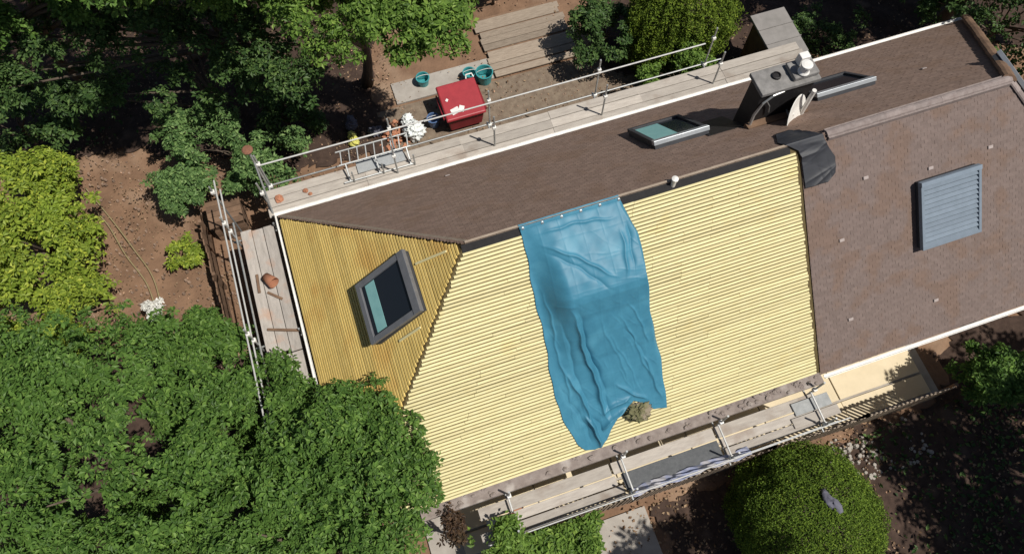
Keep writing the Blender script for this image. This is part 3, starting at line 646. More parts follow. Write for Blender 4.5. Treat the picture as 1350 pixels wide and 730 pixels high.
# ------------------------------------------------------------------ picket fence in front
def fence_run(label, pts, z=1.5):
    f = empty('picket_fence', pts[0], label, 'fence')
    for a, b in zip(pts[:-1], pts[1:]):
        a, b = Vector(a), Vector(b); L = (b-a).length; n = int(L/.125); d = (b-a)/L; x = d.cross(Vector((0, 0, 1)))
        for zz in (.3, 1.25): MB().bar(a + Vector((0, 0, zz)), b + Vector((0, 0, zz)), .04, .06).build('rail', M['oldwood'], f)
        for i in range(n):
            p = a + d*(i+.5)*L/n + x*.034; h = z + random.uniform(-.05, .04); lean = random.uniform(-.03, .03)
            MB().bar(p + Vector((0, 0, .0)), p + d*lean + Vector((0, 0, h)), .060, .022).build('picket', M['oldwood'], f)
        for q in (a, b):
            MB().fbox(q, (1, 0, 0), (0, 1, 0), (0, 0, 1), .09, .09, 1.55).build('post', M['brownwood'], f)
fence_run('weathered wooden picket fence along the front paving', [(2.7, -5.0, 0), (6.3, -5.13, 0), (9.8, -5.16, 0), (12.3, -5.2, 0), (14.75, -5.22, 0)])
# brown board fence on the left
bf = empty('board_fence', (-2.3, 4.0, 0), 'low brown board fence beside the bare soil', 'fence')
for i in range(15):
    y = 2.3 + i*.225; x = -2.3 - .05*(y-2.3) + random.uniform(-.015, .015)
    MB().fbox((x, y, 0), (1, 0, 0), (0, 1, 0), (random.uniform(-.03, .03), 0, 1), .035, .19, .85 + random.uniform(-.06, .06)).build('fence_board', M['brownwood'], bf)
for y in (2.2, 3.9, 5.6): MB().fbox((-2.24 - .05*(y-2.3), y, 0), (1, 0, 0), (0, 1, 0), (0, 0, 1), .09, .09, 1.0).build('post', M['brownwood'], bf)
cr = empty('compost_bin', (-1.75, 5.75, 0), 'square brown timber compost bin at the end of the board fence', 'compost bin')
for i in range(4):
    z0 = .08 + i*.2
    for (x0, x1, y0, y1) in ((-2.15, -1.3, 5.35, 5.38), (-2.15, -1.3, 6.12, 6.15), (-2.15, -2.12, 5.383, 6.117), (-1.33, -1.3, 5.383, 6.117)):
        MB().box(x0, x1, y0, y1, z0, z0+.17).build('slat', M['brownwood'], cr)
for x in (-2.1, -1.38):
    for y in (5.39, 6.07): MB().box(x, x+.045, y, y+.045, 0, .86).build('post', M['brownwood'], cr)
for i in range(5): MB().box(-2.2, -1.25, 5.31 + i*.176, 5.475 + i*.176, .87, .90 + random.uniform(0, .008)).build('lid_board', M['brownwood'], cr)
# hoses
def hose(pts, name, label):
    mb = MB(); pts = [Vector((x, y, .03)) for x, y in pts]; out = []
    for i in range(len(pts)-1):
        p0, p1, p2, p3 = pts[max(i-1, 0)], pts[i], pts[i+1], pts[min(i+2, len(pts)-1)]
        for t in np.linspace(0, 1, 8, endpoint=False):
            out.append(.5*((2*p1) + (p2-p0)*t + (2*p0-5*p1+4*p2-p3)*t*t + (3*p1-p0-3*p2+p3)*t**3))
    mb.tube(out, .022, 6); tag(mb.build(name, M['hose'], None, tuple(pts[0]), smooth=True), label, 'hose', 'hoses on the soil')
hose([(-5.7, 8.4), (-5.1, 7.1), (-4.6, 5.9), (-4.2, 4.8), (-4.1, 3.4)], 'garden_hose', 'long tan hose running over the bare soil, right one of the pair')
hose([(-5.6, 7.7), (-5.2, 6.9), (-4.85, 5.8), (-4.4, 4.7), (-4.25, 3.6)], 'garden_hose', 'tan hose running over the bare soil, left one of the pair')

# ------------------------------------------------------------------ yard things behind the house
bn = empty('waste_bin', (5.7, 7.2, 0), 'large red lidded waste bin on wheels behind the house', 'waste bin')
MB().fbox((5.70, 7.24, .14), (1, 0, 0), (0, 1, 0), (0, 0, 1), 1.00, .92, .72, top=1.16).build('body', M['redbody'], bn, bevel=.03)
lid = MB(); lid.quadbox([(5.07, 6.63, .80), (6.32, 6.63, .80), (6.32, 7.86, .95), (5.07, 7.86, .95), (5.10, 6.66, .88), (6.29, 6.66, .88), (6.29, 7.82, 1.05), (5.10, 7.82, 1.05)])
ld = lid.build('lid', M['red'], bn, bevel=.03)
MB().tube([(6.05, 7.86, 1.0), (6.08, 7.96, 1.06), (6.26, 7.96, 1.06), (6.29, 7.86, 1.0)], .022, 8).build('handle', M['white_metal'], bn)
MB().box(5.02, 5.065, 6.8, 7.7, .74, .80).build('side_handle', M['redbody'], bn); MB().box(6.325, 6.37, 6.8, 7.7, .74, .80).build('side_handle', M['redbody'], bn)
for x in (5.32, 6.08):
    for y in (6.9, 7.58): MB().tube([(x-.03, y, .08), (x+.03, y, .08)], .08, 14).build('wheel', M['rubber'], bn)
for i, (x, y, a) in enumerate(((5.42, 6.90, .2), (5.62, 6.92, 1.1), (5.28, 7.3, .9))):
    z = .895 + (y-6.66)*.146; s = (.14, .11, .05)[i]; u = Vector((math.cos(a), math.sin(a), .1)).normalized(); v = Vector((-math.sin(a), math.cos(a), .14)).normalized()
    tag(MB().fbox((x, y, z), u, v, u.cross(v), s*1.8, s*1.4, .006).build('paper_scrap', M['paper'], None, (x, y, z)), ('largest white paper scrap near the front of the red bin lid', 'white paper scrap right of the largest one on the red bin lid', 'tiny pale scrap near the left edge of the red bin lid')[i], 'paper', 'paper scraps on the red bin lid')
def bucket(x, y, r, h, m, label, lid=False):
    b = empty('bucket', (x, y, 0), label, 'bucket')
    MB().lathe((x, y, .01), [(r*.8, 0), (r, h), (r+.02, h), (r+.02, h+.02), (r-.015, h+.02), (r*.78, .04)], 20).build('shell', m, b, smooth=False)
    MB().tube([(x + r*math.cos(t), y + .03, h + .02 + r*.35*math.sin(t)) for t in np.linspace(0, math.pi, 9)], .008, 5).build('handle', M['white_metal'], b)
bucket(6.78, 8.35, .26, .42, M['teal'], 'larger teal tub behind the right corner of the red bin')
bucket(6.34, 8.55, .19, .34, M['teal'], 'smaller teal bucket just left of the larger teal tub')
bucket(4.9, 8.85, .20, .30, M['teal'], 'dark teal pot alone on the pale path')
bucket(4.78, 7.25, .18, .36, M['blueplastic'], 'blue bucket in the shadow left of the red bin')
def bag(x, y, rx, ry, rz, m, seed, label, name='rubble_bag'):
    mb = MB().blob((x, y, rz*.75), rx, ry, rz, .30, 40, 26, seed, flat=.0, crumple=.35); tag(mb.build(name, m, None, (x, y, 0), smooth=True), label, 'bag', 'bags behind the house')
bag(4.12, 7.02, .38, .36, .42, M['white_bag'], 3, 'crumpled white sack standing left of the red bin')
bag(4.0, 7.5, .26, .24, .30, M['white_bag'], 8, 'smaller white sack behind the crumpled white sack')
bag(2.28, 7.42, .22, .26, .22, M['yellow_bag'], 5, 'yellow sack lying at the edge of the shade')
bag(2.35, 7.95, .22, .25, .25, M['grey_cloth'], 6, 'dark grey sack behind the yellow sack')
bag(3.0, 7.5, .25, .22, .2, M['grey_cloth'], 9, 'low dark sack between yellow sack and brick rubble')
rub = MB()
for i in range(48):
    x = random.gauss(3.5, .24); y = random.gauss(7.22, .30); q = random.uniform(.05, .12); a = random.uniform(0, 3)
    z = .01 + .10*max(0, 1-((x-3.5)**2+(y-7.25)**2)*5)
    u = Vector((math.cos(a), math.sin(a), random.uniform(-.3, .3))).normalized(); v = u.cross(Vector((0, 0, 1))).normalized(); n_ = u.cross(v); n_ = n_ if n_.z > 0 else -n_
    rub.fbox((x, y, z), u, v, n_, q*1.7, q, q*.6)
tag(rub.build('brick_rubble', M['clay'], None, (3.5, 7.2, 0)), 'heap of broken orange bricks left of the white sack', 'rubble', kind='stuff')
# grey felt-roofed shed behind the chimney
sh = empty('garden_shed', (15.2, 5.75, 0), 'small shed with flat grey felt roof behind the house', 'shed')
MB().box(14.72, 15.63, 5.05, 6.45, 0, 1.9).build('wall', M['brownwood'], sh)
MB().quadbox([(14.6, 4.92, 1.9), (15.72, 4.92, 1.9), (15.72, 6.58, 1.96), (14.6, 6.58, 1.96), (14.6, 4.92, 1.98), (15.72, 4.92, 1.98), (15.72, 6.58, 2.04), (14.6, 6.58, 2.04)]).build('roof', M['felt'], sh, bevel=.01)
for y in (5.45, 5.98): MB().box(14.59, 15.73, y, y+.03, 2.002 + (y-4.92)*.036, 2.012 + (y-4.92)*.036).build('felt_seam', M['felt'], sh)
MB().box(15.1, 15.6, 5.02, 5.046, .1, 1.75).build('door', M['oldwood'], sh)
# grey rag on the hedge
rag = MB().blob((10.0, -6.72, 2.66), .13, .26, .10, .6, 16, 10, 2); tag(rag.build('rag', M['grey_cloth'], None, (10.0, -6.7, 2.6), smooth=True), 'grey rag lying on top of the round clipped hedge', 'rag')
# terracotta pots by the fence end
for (x, y, r, lab) in ((3.25, -4.75, .16, 'terracotta pot nearest the picket fence end post'), (3.55, -4.45, .13, 'smaller terracotta pot beside the front wall')):
    pt = empty('flower_pot', (x, y, 0), lab, 'flower pot', 'pots by the front fence')
    MB().lathe((x, y, .08), [(r*.7, 0), (r, r*1.5), (r*1.1, r*1.5), (r*1.1, r*1.8), (r*.95, r*1.8), (r*.85, r*1.3)], 18).build('pot', M['clay'], pt)

# ------------------------------------------------------------------ vegetation
def leaf_mesh(pts, nrm, size, aspect=.5, fold=.12, jit=.35):
    n = len(pts); rv = rng.normal(size=(n, 3)); t = np.cross(nrm, rv); t /= np.linalg.norm(t, axis=1)[:, None] + 1e-9
    b = np.cross(nrm, t); L = size*rng.uniform(1-jit, 1+jit, n)[:, None]; w = L*aspect
    V = np.empty((n, 4, 3)); V[:, 0] = pts - t*L/2; V[:, 1] = pts + b*w/2 + nrm*L*fold; V[:, 2] = pts + t*L/2 - nrm*L*fold*.6; V[:, 3] = pts - b*w/2 + nrm*L*fold
    k = np.arange(n)*4; F = np.empty((n*2, 3), int); F[0::2] = np.stack([k, k+1, k+2], 1); F[1::2] = np.stack([k, k+2, k+3], 1)
    return V.reshape(-1, 3), F
def outside_house(p):
    x, y, z = p[:, 0], p[:, 1], p[:, 2]
    rz = ZR - np.maximum(np.maximum(np.abs(y)/W*RISE, (XA-x)/XA*RISE), (x-XB)/XA*RISE)
    inside = (x > -.15) & (x < XEND+.15) & (np.abs(y) < W+.15) & (z < np.maximum(rz, ZE-.1)+.12)
    plat = (((x > -1.3) & (x < 0) & (y > -2.6) & (y < 4.3)) | ((y > 4.2) & (y < 5.3) & (x > -.4) & (x < 13)) | ((y < -4.0) & (y > -5.2) & (x > 2.3) & (x < 11.4))) & (z < 2.45)
    return ~(inside | plat)
def clumps_in(center, radii, k, rc, low=-.35):
    c = np.array(center); r = np.array(radii); out = []
    for i in range(k):
        d = rng.normal(size=3); d /= np.linalg.norm(d); d[2] = abs(d[2])*1.0 if rng.random() < .8 else max(d[2], low)
        f = rng.uniform(.45, 1.08)**.7; out.append((c + d*r*f*.9 + np.array([0, 0, rng.normal()*.22*rc/.5]), rc*rng.uniform(.45, 1.35)))
    return out
def crown(clumps, n, size, up=.55, aspect=.5, flat=.8, zmin=.05, fill=.2, per=7, gap=True):
    """leaves grow in sprigs of a few leaves spread round a twig end"""
    k = max(8, n // per)
    rs = np.array([r for _, r in clumps]); pr = rs**2/np.sum(rs**2); idx = rng.choice(len(clumps), k, p=pr)
    C = np.array([c for c, _ in clumps])[idx]; rr = rs[idx][:, None]
    d = rng.normal(size=(k, 3)); d /= np.linalg.norm(d, axis=1)[:, None]; d[:, 2] = np.where(rng.random(k) < .7, np.abs(d[:, 2]), d[:, 2])
    f = np.where(rng.random(k) < fill, rng.uniform(.2, .8, k), rng.uniform(.8, 1.15, k))[:, None]
    p = C + d*rr*f*np.array([1, 1, flat])
    gp = np.sin(2.3*p[:, 0]+1.1*p[:, 1])*np.sin(2.6*p[:, 1]-.9*p[:, 0]+1) + .7*np.sin(5.2*p[:, 0]+2.2*p[:, 2])*np.sin(4.7*p[:, 1]+1.3) + rng.normal(size=k)*.12
    kp = gp > (-.30 if gap else -9); p, d, k = p[kp], d[kp], int(kp.sum())
    nm = d*.5 + np.array([0, 0, up+.25]) + rng.normal(size=p.shape)*.30; nm /= np.linalg.norm(nm, axis=1)[:, None]
    a = np.cross(nm, rng.normal(size=nm.shape)); a /= np.linalg.norm(a, axis=1)[:, None]; b = np.cross(nm, a)
    Vs = []; sz = size*rng.uniform(.55, 1.35, k)[:, None]
    for j in range(per):
        th = 2*math.pi*j/per + rng.uniform(-.35, .35, k)[:, None]; t = a*np.cos(th) + b*np.sin(th); L = sz*rng.uniform(.75, 1.2, k)[:, None]
        droop = rng.uniform(-.35, .15, k)[:, None]; t2 = t + nm*droop; t2 /= np.linalg.norm(t2, axis=1)[:, None]
        ln = nm - t*droop + rng.normal(size=nm.shape)*.22; side = np.cross(ln, t2); side /= np.linalg.norm(side, axis=1)[:, None]; ln = np.cross(t2, side)
        o = p + t*L*.12 + nm*rng.uniform(-.04, .05, k)[:, None]
        Vs.append(np.stack([o, o + t2*L*.5 + side*L*aspect/2 + ln*L*.08, o + t2*L - ln*L*.10, o + t2*L*.5 - side*L*aspect/2 + ln*L*.08], 1))
    V = np.concatenate(Vs); c = V.mean(1); ok = outside_house(c) & (c[:, 2] > zmin); V = V[ok]; n = len(V)
    q = np.arange(n)*4; F = np.empty((n*2, 3), int); F[0::2] = np.stack([q, q+1, q+2], 1); F[1::2] = np.stack([q, q+2, q+3], 1)
    return V.reshape(-1, 3), F
def limbs(base, clumps, r0, h, nl=9, lean=(0, 0)):
    mb = MB(); b = Vector(base); top = b + Vector((lean[0], lean[1], h))
    pts = [b + (top-b)*t + Vector((math.sin(t*5)*.06, math.cos(t*4)*.06, 0)) for t in np.linspace(0, 1, 6)]
    mb.tube(pts, [r0*(1.25 if i == 0 else 1) * (1-.11*i) for i in range(6)], 10)
    sel = random.sample(list(clumps), min(nl, len(clumps)))
    for c, r in sel:
        s = pts[random.choice((3, 4, 5))]; e = Vector(c); m = s.lerp(e, .5) + Vector((random.uniform(-.15, .15), random.uniform(-.15, .15), .12))
        mb.tube([s, m, e], [r0*.45, r0*.28, r0*.08], 7)
    return mb
def tree(name, label, cat, base, centers, n, size, m, r0=.14, th=None, up=.55, aspect=.5, group=None, flat=.8, nl=10, fill=.2, parts=('trunk', 'crown'), gap=True):
    """centers: list of (centre, radii, k clumps, clump radius)"""
    root = empty(name, base, label, cat, group); cl = []
    for c, r, k, rc in centers: cl += clumps_in(c, r, k, rc)
    V, F = crown(cl, n, size, up, aspect, flat, fill=fill, gap=gap)
    zc = np.mean([c[0][2] for c in centers]); th = th or max(.3, zc*.75)
    c0 = centers[0][0]; limbs(base, cl, r0, th - base[2], nl, ((c0[0]-base[0])*.6, (c0[1]-base[1])*.6)).build(parts[0], M['bark'], root, smooth=True)
    o = link(parts[1], npmesh('crown', V, F), m, root); o['kind'] = 'stuff'
    return root
BIG = 'trees with mid green leaves at the left'
tree('broadleaf_tree', 'big broad green tree filling the lower left corner', 'tree', (-4.6, -1.4, 0), [((-4.6, -.7, 2.6), (3.3, 3.4, 2.3), 78, .62), ((-7.6, 1.2, 2.2), (2.6, 2.6, 1.8), 42, .6), ((-3.2, -3.5, 2.2), (3.0, 2.4, 2.0), 42, .6)], 105000, .112, L_['walnut'], .20, group=BIG)
tree('broadleaf_tree', 'green tree whose crown overlaps the stripped roof corner', 'tree', (-.9, -4.6, 0), [((.35, -3.05, 3.4), (1.85, 2.0, 1.35), 66, .46), ((-1.6, -.6, 1.5), (.8, 1.5, .7), 16, .38), ((-.95, -.55, 3.2), (.85, 1.0, .5), 18, .32), ((-1.3, -3.4, 2.9), (1.7, 1.9, 1.3), 34, .46)], 44000, .11, L_['walnut'], .16, th=3.0, group=BIG, gap=False)
tree('broadleaf_tree', 'green tree between the soil and the lower left tree', 'tree', (-3.0, 1.4, 0), [((-2.7, .9, 1.7), (1.5, 1.5, 1.1), 30, .42)], 12000, .13, L_['walnut'], .10, group=BIG)
tree('lime_tree', 'yellow-green leafy tree at the left edge by the soil', 'tree', (-6.6, 5.9, 0), [((-6.1, 5.9, 1.6), (1.6, 2.5, 1.2), 64, .42), ((-8.0, 4.4, 1.5), (1.8, 2.0, 1.2), 40, .45), ((-5.9, 3.7, 1.4), (1.2, 1.2, .8), 20, .38), ((-6.3, 8.0, 1.4), (1.2, 1.0, .8), 16, .36)], 38000, .125, L_['lime'], .10)
tree('shrub', 'blue-green shrub on the soil beside the board fence', 'shrub', (-2.6, 6.8, 0), [((-2.6, 6.7, 1.0), (1.0, .9, .7), 26, .30)], 7000, .12, L_['bluegreen'], .05, parts=('stem', 'foliage'))
tree('shrub', 'green shrub behind the corner where two scaffolds meet', 'shrub', (-.5, 7.0, 0), [((-.4, 6.6, 1.3), (1.3, 1.0, .9), 36, .34), ((-1.6, 7.9, 1.6), (1.3, 1.0, .8), 22, .34)], 14000, .12, L_['bluegreen'], .05, parts=('stem', 'foliage'))
tree('shrub', 'dim shrub in shade at the upper left edge', 'shrub', (-6.9, 10.2, 0), [((-6.7, 10.2, 1.3), (1.6, 2.0, .9), 34, .40)], 8000, .14, L_['dark'], .06, parts=('stem', 'foliage'))
tree('shrub', 'sparse shaded shrub left of the yellow sack', 'shrub', (.5, 8.6, 0), [((.6, 8.4, .7), (1.4, 1.1, .6), 20, .32)], 3500, .13, L_['dark'], .05, parts=('stem', 'foliage'))
tree('small_plant', 'small yellow-green plant on the bare soil by the board fence', 'plant', (-3.1, 4.95, 0), [((-3.1, 4.95, .3), (.5, .55, .25), 12, .17)], 900, .12, L_['lime'], .02, parts=('stem', 'foliage'))
TOP = 'trees behind the house'
tree('broadleaf_tree', 'bright green tree behind the house left of the red bin', 'tree', (3.2, 9.4, 0), [((3.7, 6.9, 5.5), (1.7, 1.3, 1.2), 40, .46), ((5.1, 6.4, 5.3), (1.1, .9, .9), 22, .40), ((2.2, 7.8, 5.7), (1.3, 1.1, 1.0), 22, .44)], 34000, .125, L_['top'], .17, th=4.6, group=TOP)
tree('broadleaf_tree', 'green tree at the top left corner of the garden', 'tree', (-5.0, 11.4, 0), [((-4.6, 10.0, 5.4), (1.7, 1.1, .9), 22, .44), ((-2.4, 9.7, 5.6), (1.3, .9, .8), 14, .42)], 14000, .13, L_['walnut'], .16, th=4.6, group=TOP)
tree('broadleaf_tree', 'tall green tree with clumped crown at the top edge, left of centre', 'tree', (-.2, 10.8, 0), [((.9, 8.5, 5.6), (1.2, .9, .9), 20, .42), ((-.6, 9.6, 5.7), (1.5, 1.1, .9), 20, .44)], 14000, .125, L_['top'], .18, th=4.8, group=TOP)
tree('broadleaf_tree', 'loose green tree filling the top left, left of the bright tree', 'tree', (-1.9, 12.2, 0), [((1.6, 7.0, 4.5), (1.2, .8, .7), 15, .38), ((.1, 8.3, 4.5), (1.2, .9, .7), 14, .38), ((-1.5, 9.0, 4.5), (1.2, .9, .7), 14, .38), ((-3.2, 9.6, 4.4), (1.3, .9, .7), 14, .38), ((-4.9, 10.1, 4.4), (1.4, 1.0, .7), 16, .38), ((-5.6, 8.7, 4.2), (1.0, .8, .6), 11, .36)], 26000, .115, L_['dark'], .15, th=3.6, group=TOP, nl=20)
tree('broadleaf_tree', 'tall tree rising out of the top edge above the shaded ground', 'tree', (.2, 11.2, 0), [((1.2, 7.7, 8.2), (2.6, 1.5, 1.2), 60, .55), ((-2.4, 8.8, 8.0), (2.3, 1.5, 1.2), 50, .55), ((-5.0, 9.6, 7.4), (2.0, 1.5, 1.2), 36, .55), ((2.2, 11.0, 9.0), (2.6, 1.6, 1.2), 40, .6), ((-2.4, 11.8, 9.0), (2.6, 1.6, 1.2), 40, .6), ((-6.0, 12.2, 8.6), (2.4, 1.6, 1.2), 36, .6), ((-.9, 7.2, 8.4), (1.5, .9, .8), 22, .48)], 66000, .15, L_['walnut'], .2, th=7.0, group=TOP)
tree('broadleaf_tree', 'dark sparse tree standing over the shaded garden ground', 'tree', (-1.6, 9.2, 0), [((-.5, 8.1, 3.2), (1.5, 1.1, .7), 13, .40), ((-2.8, 8.6, 3.0), (1.6, 1.1, .7), 15, .40), ((-4.6, 9.8, 2.6), (1.5, 1.0, .6), 12, .40), ((-1.5, 11.6, 2.6), (2.6, 1.2, .7), 16, .42)], 11000, .13, L_['dark'], .10, th=2.6, group=TOP)
tree('shrub', 'shaded bush at the top edge beside the plank terrace', 'shrub', (8.0, 11.2, 0), [((7.8, 11.2, .9), (1.8, .8, .8), 26, .34)], 7000, .12, L_['top'], .05, parts=('stem', 'foliage'))
tree('shrub', 'dark bush between plank terrace and thuja', 'shrub', (11.0, 8.4, 0), [((10.45, 8.0, 1.2), (.9, 1.2, 1.0), 34, .32)], 10000, .11, L_['dark'], .04, parts=('stem', 'foliage'))
tree('shrub', 'leafy bush under the thuja behind the back scaffold', 'shrub', (12.2, 5.85, 0), [((12.2, 5.9, 1.2), (1.5, .35, .8), 26, .24)], 7000, .09, L_['top'], .04, parts=('stem', 'foliage'))
tree('shrub', 'added dark undergrowth deepening the shade right of the grey shed behind the house', 'shrub', (17.2, 6.2, 0), [((17.2, 6.3, .6), (1.9, 1.0, .5), 24, .32)], 5000, .11, L_['dark'], .04, parts=('stem', 'foliage'))  # dark foliage added to deepen the shade on this ground
RT = 'trees right of the house'
tree('broadleaf_tree', 'dark green tree at the top right beyond the hip end', 'tree', (21.8, 5.8, 0), [((21.6, 4.9, 7.0), (2.4, 2.4, 1.6), 54, .6), ((21.8, 5.5, 4.2), (1.6, 1.8, 1.2), 24, .5)], 28000, .15, L_['dark'], .18, group=RT)
tree('shrub', 'dense dark shrubbery beyond the back right corner of the roof', 'shrub', (22.6, 4.6, 0), [((22.6, 4.4, 1.6), (2.2, 2.8, 1.4), 60, .5), ((20.6, 6.6, 1.2), (1.6, 1.2, 1.0), 26, .42)], 18000, .14, L_['dark'], .07, parts=('stem', 'foliage'))
tree('broadleaf_tree', 'dark green tree behind the back right eaves', 'tree', (19.2, 8.0, 0), [((19.2, 7.2, 4.4), (2.4, 1.5, 1.5), 44, .55)], 16000, .14, L_['dark'], .16, group=RT)
tree('broadleaf_tree', 'tree outside the right edge, beyond the front garden', 'tree', (19.4, -10.8, 0), [((18.8, -10.0, 6.6), (3.4, 3.0, 2.2), 80, .75)], 26000, .2, L_['dark'], .22, group=RT)
tree('broadleaf_tree', 'tree outside the lower right corner of the garden', 'tree', (16.4, -13.8, 0), [((16.4, -13.2, 6.6), (3.0, 2.4, 1.8), 70, .75)], 22000, .2, L_['dark'], .22, group=RT)
tree('broadleaf_tree', 'tall tree outside the bottom edge, below the round hedge', 'tree', (9.8, -11.8, 0), [((9.5, -10.1, 6.8), (1.6, 1.5, 1.2), 44, .55)], 15000, .2, L_['dark'], .2, group=RT)
tree('shrub', 'green shrub against the tiled front eaves at the right', 'shrub', (16.1, -5.4, 0), [((15.95, -5.25, 1.3), (1.05, .95, .9), 36, .32)], 9500, .115, L_['walnut'], .06, parts=('stem', 'foliage'))
tree('shrub', 'leafy shrub at the bottom edge in front of the picket fence', 'shrub', (3.9, -6.0, 0), [((3.8, -5.65, 1.3), (1.6, .75, .9), 44, .32), ((3.2, -5.0, 1.9), (.9, .4, .6), 16, .26)], 18000, .12, L_['top'], .05, gap=False, parts=('stem', 'foliage'))
tree('shrub', 'dark reddish shrub at the lower corner of the battens', 'shrub', (2.0, -4.75, 0), [((1.95, -4.5, 2.3), (.32, .34, .5), 14, .18)], 1500, .09, L_['darkred'], .05, parts=('stem', 'foliage'))
tree('flowering_plant', 'orange-red flowering plant in the pots by the front fence', 'plant', (3.35, -4.75, .3), [((3.35, -4.75, 1.9), (.35, .3, .5), 10, .16)], 900, .10, L_['red'], .02, parts=('stem', 'foliage'))
tree('flowering_plant', 'plant with white flowers at the edge of the soil', 'plant', (-4.0, 3.5, 0), [((-4.0, 3.45, .9), (.32, .22, .3), 8, .12)], 260, .09, L_['flower'], .02, parts=('stem', 'flowers'))

def clipped(name, label, base, prof, n, size, m, el=(1, 1), rot=0.0, groove=0.0, seed=0):
    """clipped conifer: prof = [(radius, z)...]; dense sprays over the surface plus a dark core"""
    root = empty(name, base, label, 'hedge'); zs = np.array([z for _, z in prof]); rs = np.array([r for r, _ in prof])
    th = rng.uniform(0, 2*math.pi, n*2); z = rng.uniform(zs[0], zs[-1], n*2)
    # sample by area, including the crown of the dome
    seglen = np.hypot(np.diff(rs), np.diff(zs)); cum = np.concatenate([[0], np.cumsum(seglen*(rs[:-1]+rs[1:]))]); s = rng.uniform(0, cum[-1], n)
    k = np.clip(np.searchsorted(cum, s)-1, 0, len(seglen)-1); f = (s-cum[k])/(cum[k+1]-cum[k]); r = rs[k]+(rs[k+1]-rs[k])*f; z = zs[k]+(zs[k+1]-zs[k])*f
    nr = np.diff(zs)[k]; nz = -np.diff(rs)[k]; L = np.hypot(nr, nz); nr /= L; nz /= L
    th = rng.uniform(0, 2*math.pi, n)
    lump = 1 + .06*np.sin(th*3+z*2+seed) + .04*np.sin(th*7-z*4+1) + .03*np.sin(th*13+z*7) + groove*np.sin(th*24 + np.sin(z*2))
    d = (rng.uniform(.82, 1.05, n) + (rng.random(n) < .03)*rng.uniform(0, .09, n))*lump; ca, sa = math.cos(rot), math.sin(rot)
    lx = np.cos(th)*r*d*el[0]; ly = np.sin(th)*r*d*el[1]
    p = np.stack([base[0]+lx*ca-ly*sa, base[1]+lx*sa+ly*ca, base[2]+z*(.9+.1*d)], 1)
    nx = np.cos(th)*nr; ny = np.sin(th)*nr
    nm = np.stack([nx*ca-ny*sa, nx*sa+ny*ca, nz], 1) + rng.normal(size=(n, 3))*.55 + np.array([0, 0, .25]); nm /= np.linalg.norm(nm, axis=1)[:, None]
    ok = outside_house(p); V, F = leaf_mesh(p[ok], nm[ok], size, .42, .15)
    o = link('foliage', npmesh('foliage', V, F), m, root); o['kind'] = 'stuff'
    core = MB(); seg = 20
    for rr, zz in prof:
        for j in range(seg):
            t = 2*math.pi*j/seg; x, y = math.cos(t)*rr*.84*el[0], math.sin(t)*rr*.84*el[1]; core.v.append((base[0]+x*ca-y*sa, base[1]+x*sa+y*ca, base[2]+zz*.9))
    for i in range(len(prof)-1):
        for j in range(seg): core.f.append((i*seg+j, i*seg+(j+1) % seg, (i+1)*seg+(j+1) % seg, (i+1)*seg+j))
    core.build('inner_twigs', M['bark'], root)
    return root
clipped('clipped_hedge', 'rounded clipped green hedge in the front garden', (9.95, -6.85, 0), [(1.5, 0), (1.70, .6), (1.68, 1.2), (1.48, 1.8), (1.1, 2.3), (.6, 2.6), (.05, 2.7)], 80000, .058, L_['box'], (1.0, .98), -.3)
clipped('thuja', 'tall bright green thuja behind the back scaffold', (12.75, 7.4, 0), [(1.25, 0), (1.4, .8), (1.45, 1.8), (1.35, 2.6), (1.05, 3.2), (.6, 3.6), (.05, 3.75)], 52000, .085, L_['thuja'], (1.15, .95), .1, groove=.05)

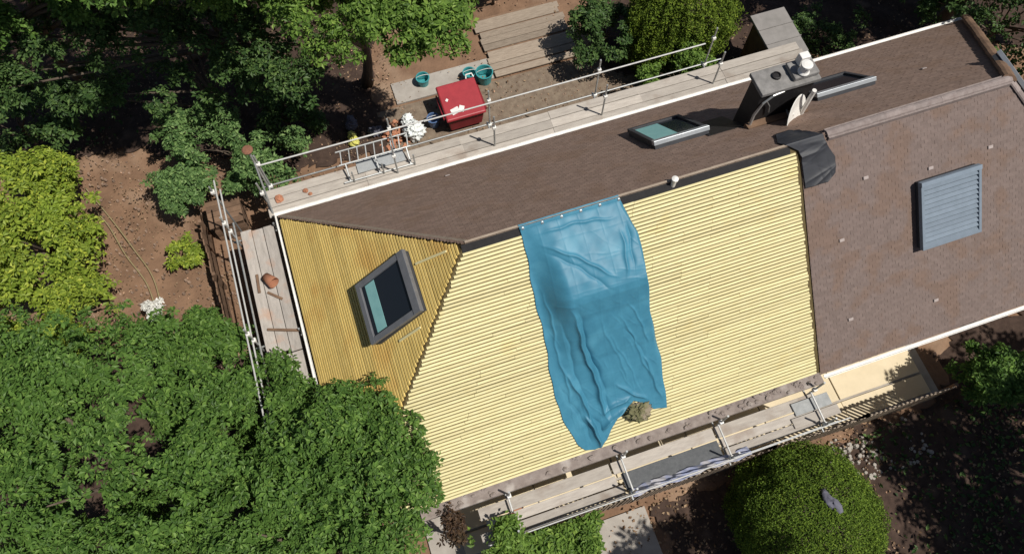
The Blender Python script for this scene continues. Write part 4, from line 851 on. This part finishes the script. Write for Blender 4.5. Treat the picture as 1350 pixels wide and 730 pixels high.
# ------------------------------------------------------------------ ground litter, low growth
def scatter(name, label, cat, n, box, size, m, zlift=.02, hole=None, tilt=.35, aspect=.6):
    x = rng.uniform(box[0], box[1], n); y = rng.uniform(box[2], box[3], n); keep = (np.sin(x*1.7+2)*np.sin(y*1.3+x*.4) + rng.normal(size=n)*.6) > -.2
    keep &= ~((x > -.2) & (x < 20.2) & (np.abs(y) < 5.2))
    x, y = x[keep], y[keep]; p = np.stack([x, y, zlift + rng.uniform(0, .05, len(x)) + .03*np.sin(x*1.3+y*.7)], 1)
    nm = np.array([0, 0, 1]) + rng.normal(size=p.shape)*tilt; nm /= np.linalg.norm(nm, axis=1)[:, None]
    V, F = leaf_mesh(p, nm, size, aspect, .1, .5); o = link(name, npmesh(name, V, F), m); tag(o, label, cat, kind='stuff')
scatter('leaf_litter', 'brown dead leaves strewn over the bare soil', 'leaf litter', 14000, (-9, 4, 1.5, 15), .055, L_['litter'])
scatter('leaf_litter', 'dead leaves and twigs on the shaded front garden ground', 'leaf litter', 7000, (4, 20, -11, -5.2), .08, L_['litter'])
scatter('leaf_litter', 'dry leaves on the ground behind the house', 'leaf litter', 3500, (2, 22, 5.2, 13), .07, L_['litter'])
scatter('ground_cover', 'low green weeds among the shaded trees at the upper left', 'weeds', 2600, (-9, 2.6, 9.6, 16), .11, L_['dark'], .12, tilt=.6)
scatter('ground_cover', 'low weeds in the dark front garden right of the round hedge', 'weeds', 2200, (12.4, 19, -10, -5.5), .12, L_['dark'], .08, tilt=.6)
def stones(name, label, n, box, s0, s1, m):
    V = []; F = []
    for i in range(n):
        x, y = random.uniform(*box[:2]), random.uniform(*box[2:]); s = random.uniform(s0, s1); k = len(V); a = random.uniform(0, 3)
        for t in range(6): V.append((x + s*math.cos(a+t*1.047)*random.uniform(.7, 1.1), y + s*math.sin(a+t*1.047)*random.uniform(.7, 1.1), -.03))
        for t in range(6): V.append((x + s*.6*math.cos(a+t*1.047), y + s*.6*math.sin(a+t*1.047), s*random.uniform(.4, .7)))
        for t in range(6): F.append((k+t, k+(t+1) % 6, k+6+(t+1) % 6, k+6+t))
        F.append((k+6, k+7, k+8, k+9)); F.append((k+6, k+9, k+10, k+11))
    me = bpy.data.meshes.new(name); me.from_pydata(V, [], F); o = link(name, me, m); tag(o, label, 'stones', kind='stuff')
stones('pebbles', 'small stones and clods strewn on the bare soil', 900, (-7, -1.5, 1.5, 10), .015, .06, M['debris'])
stones('pebbles', 'pale rubble and clods strewn below the front fence', 220, (11.2, 14.2, -6.6, -5.4), .02, .09, M['concrete'])
stones('pebbles', 'gravel and clods strewn over the yard behind', 700, (3.4, 11, 5.4, 8.2), .01, .04, M['debris'])

scene.render.engine = 'CYCLES'
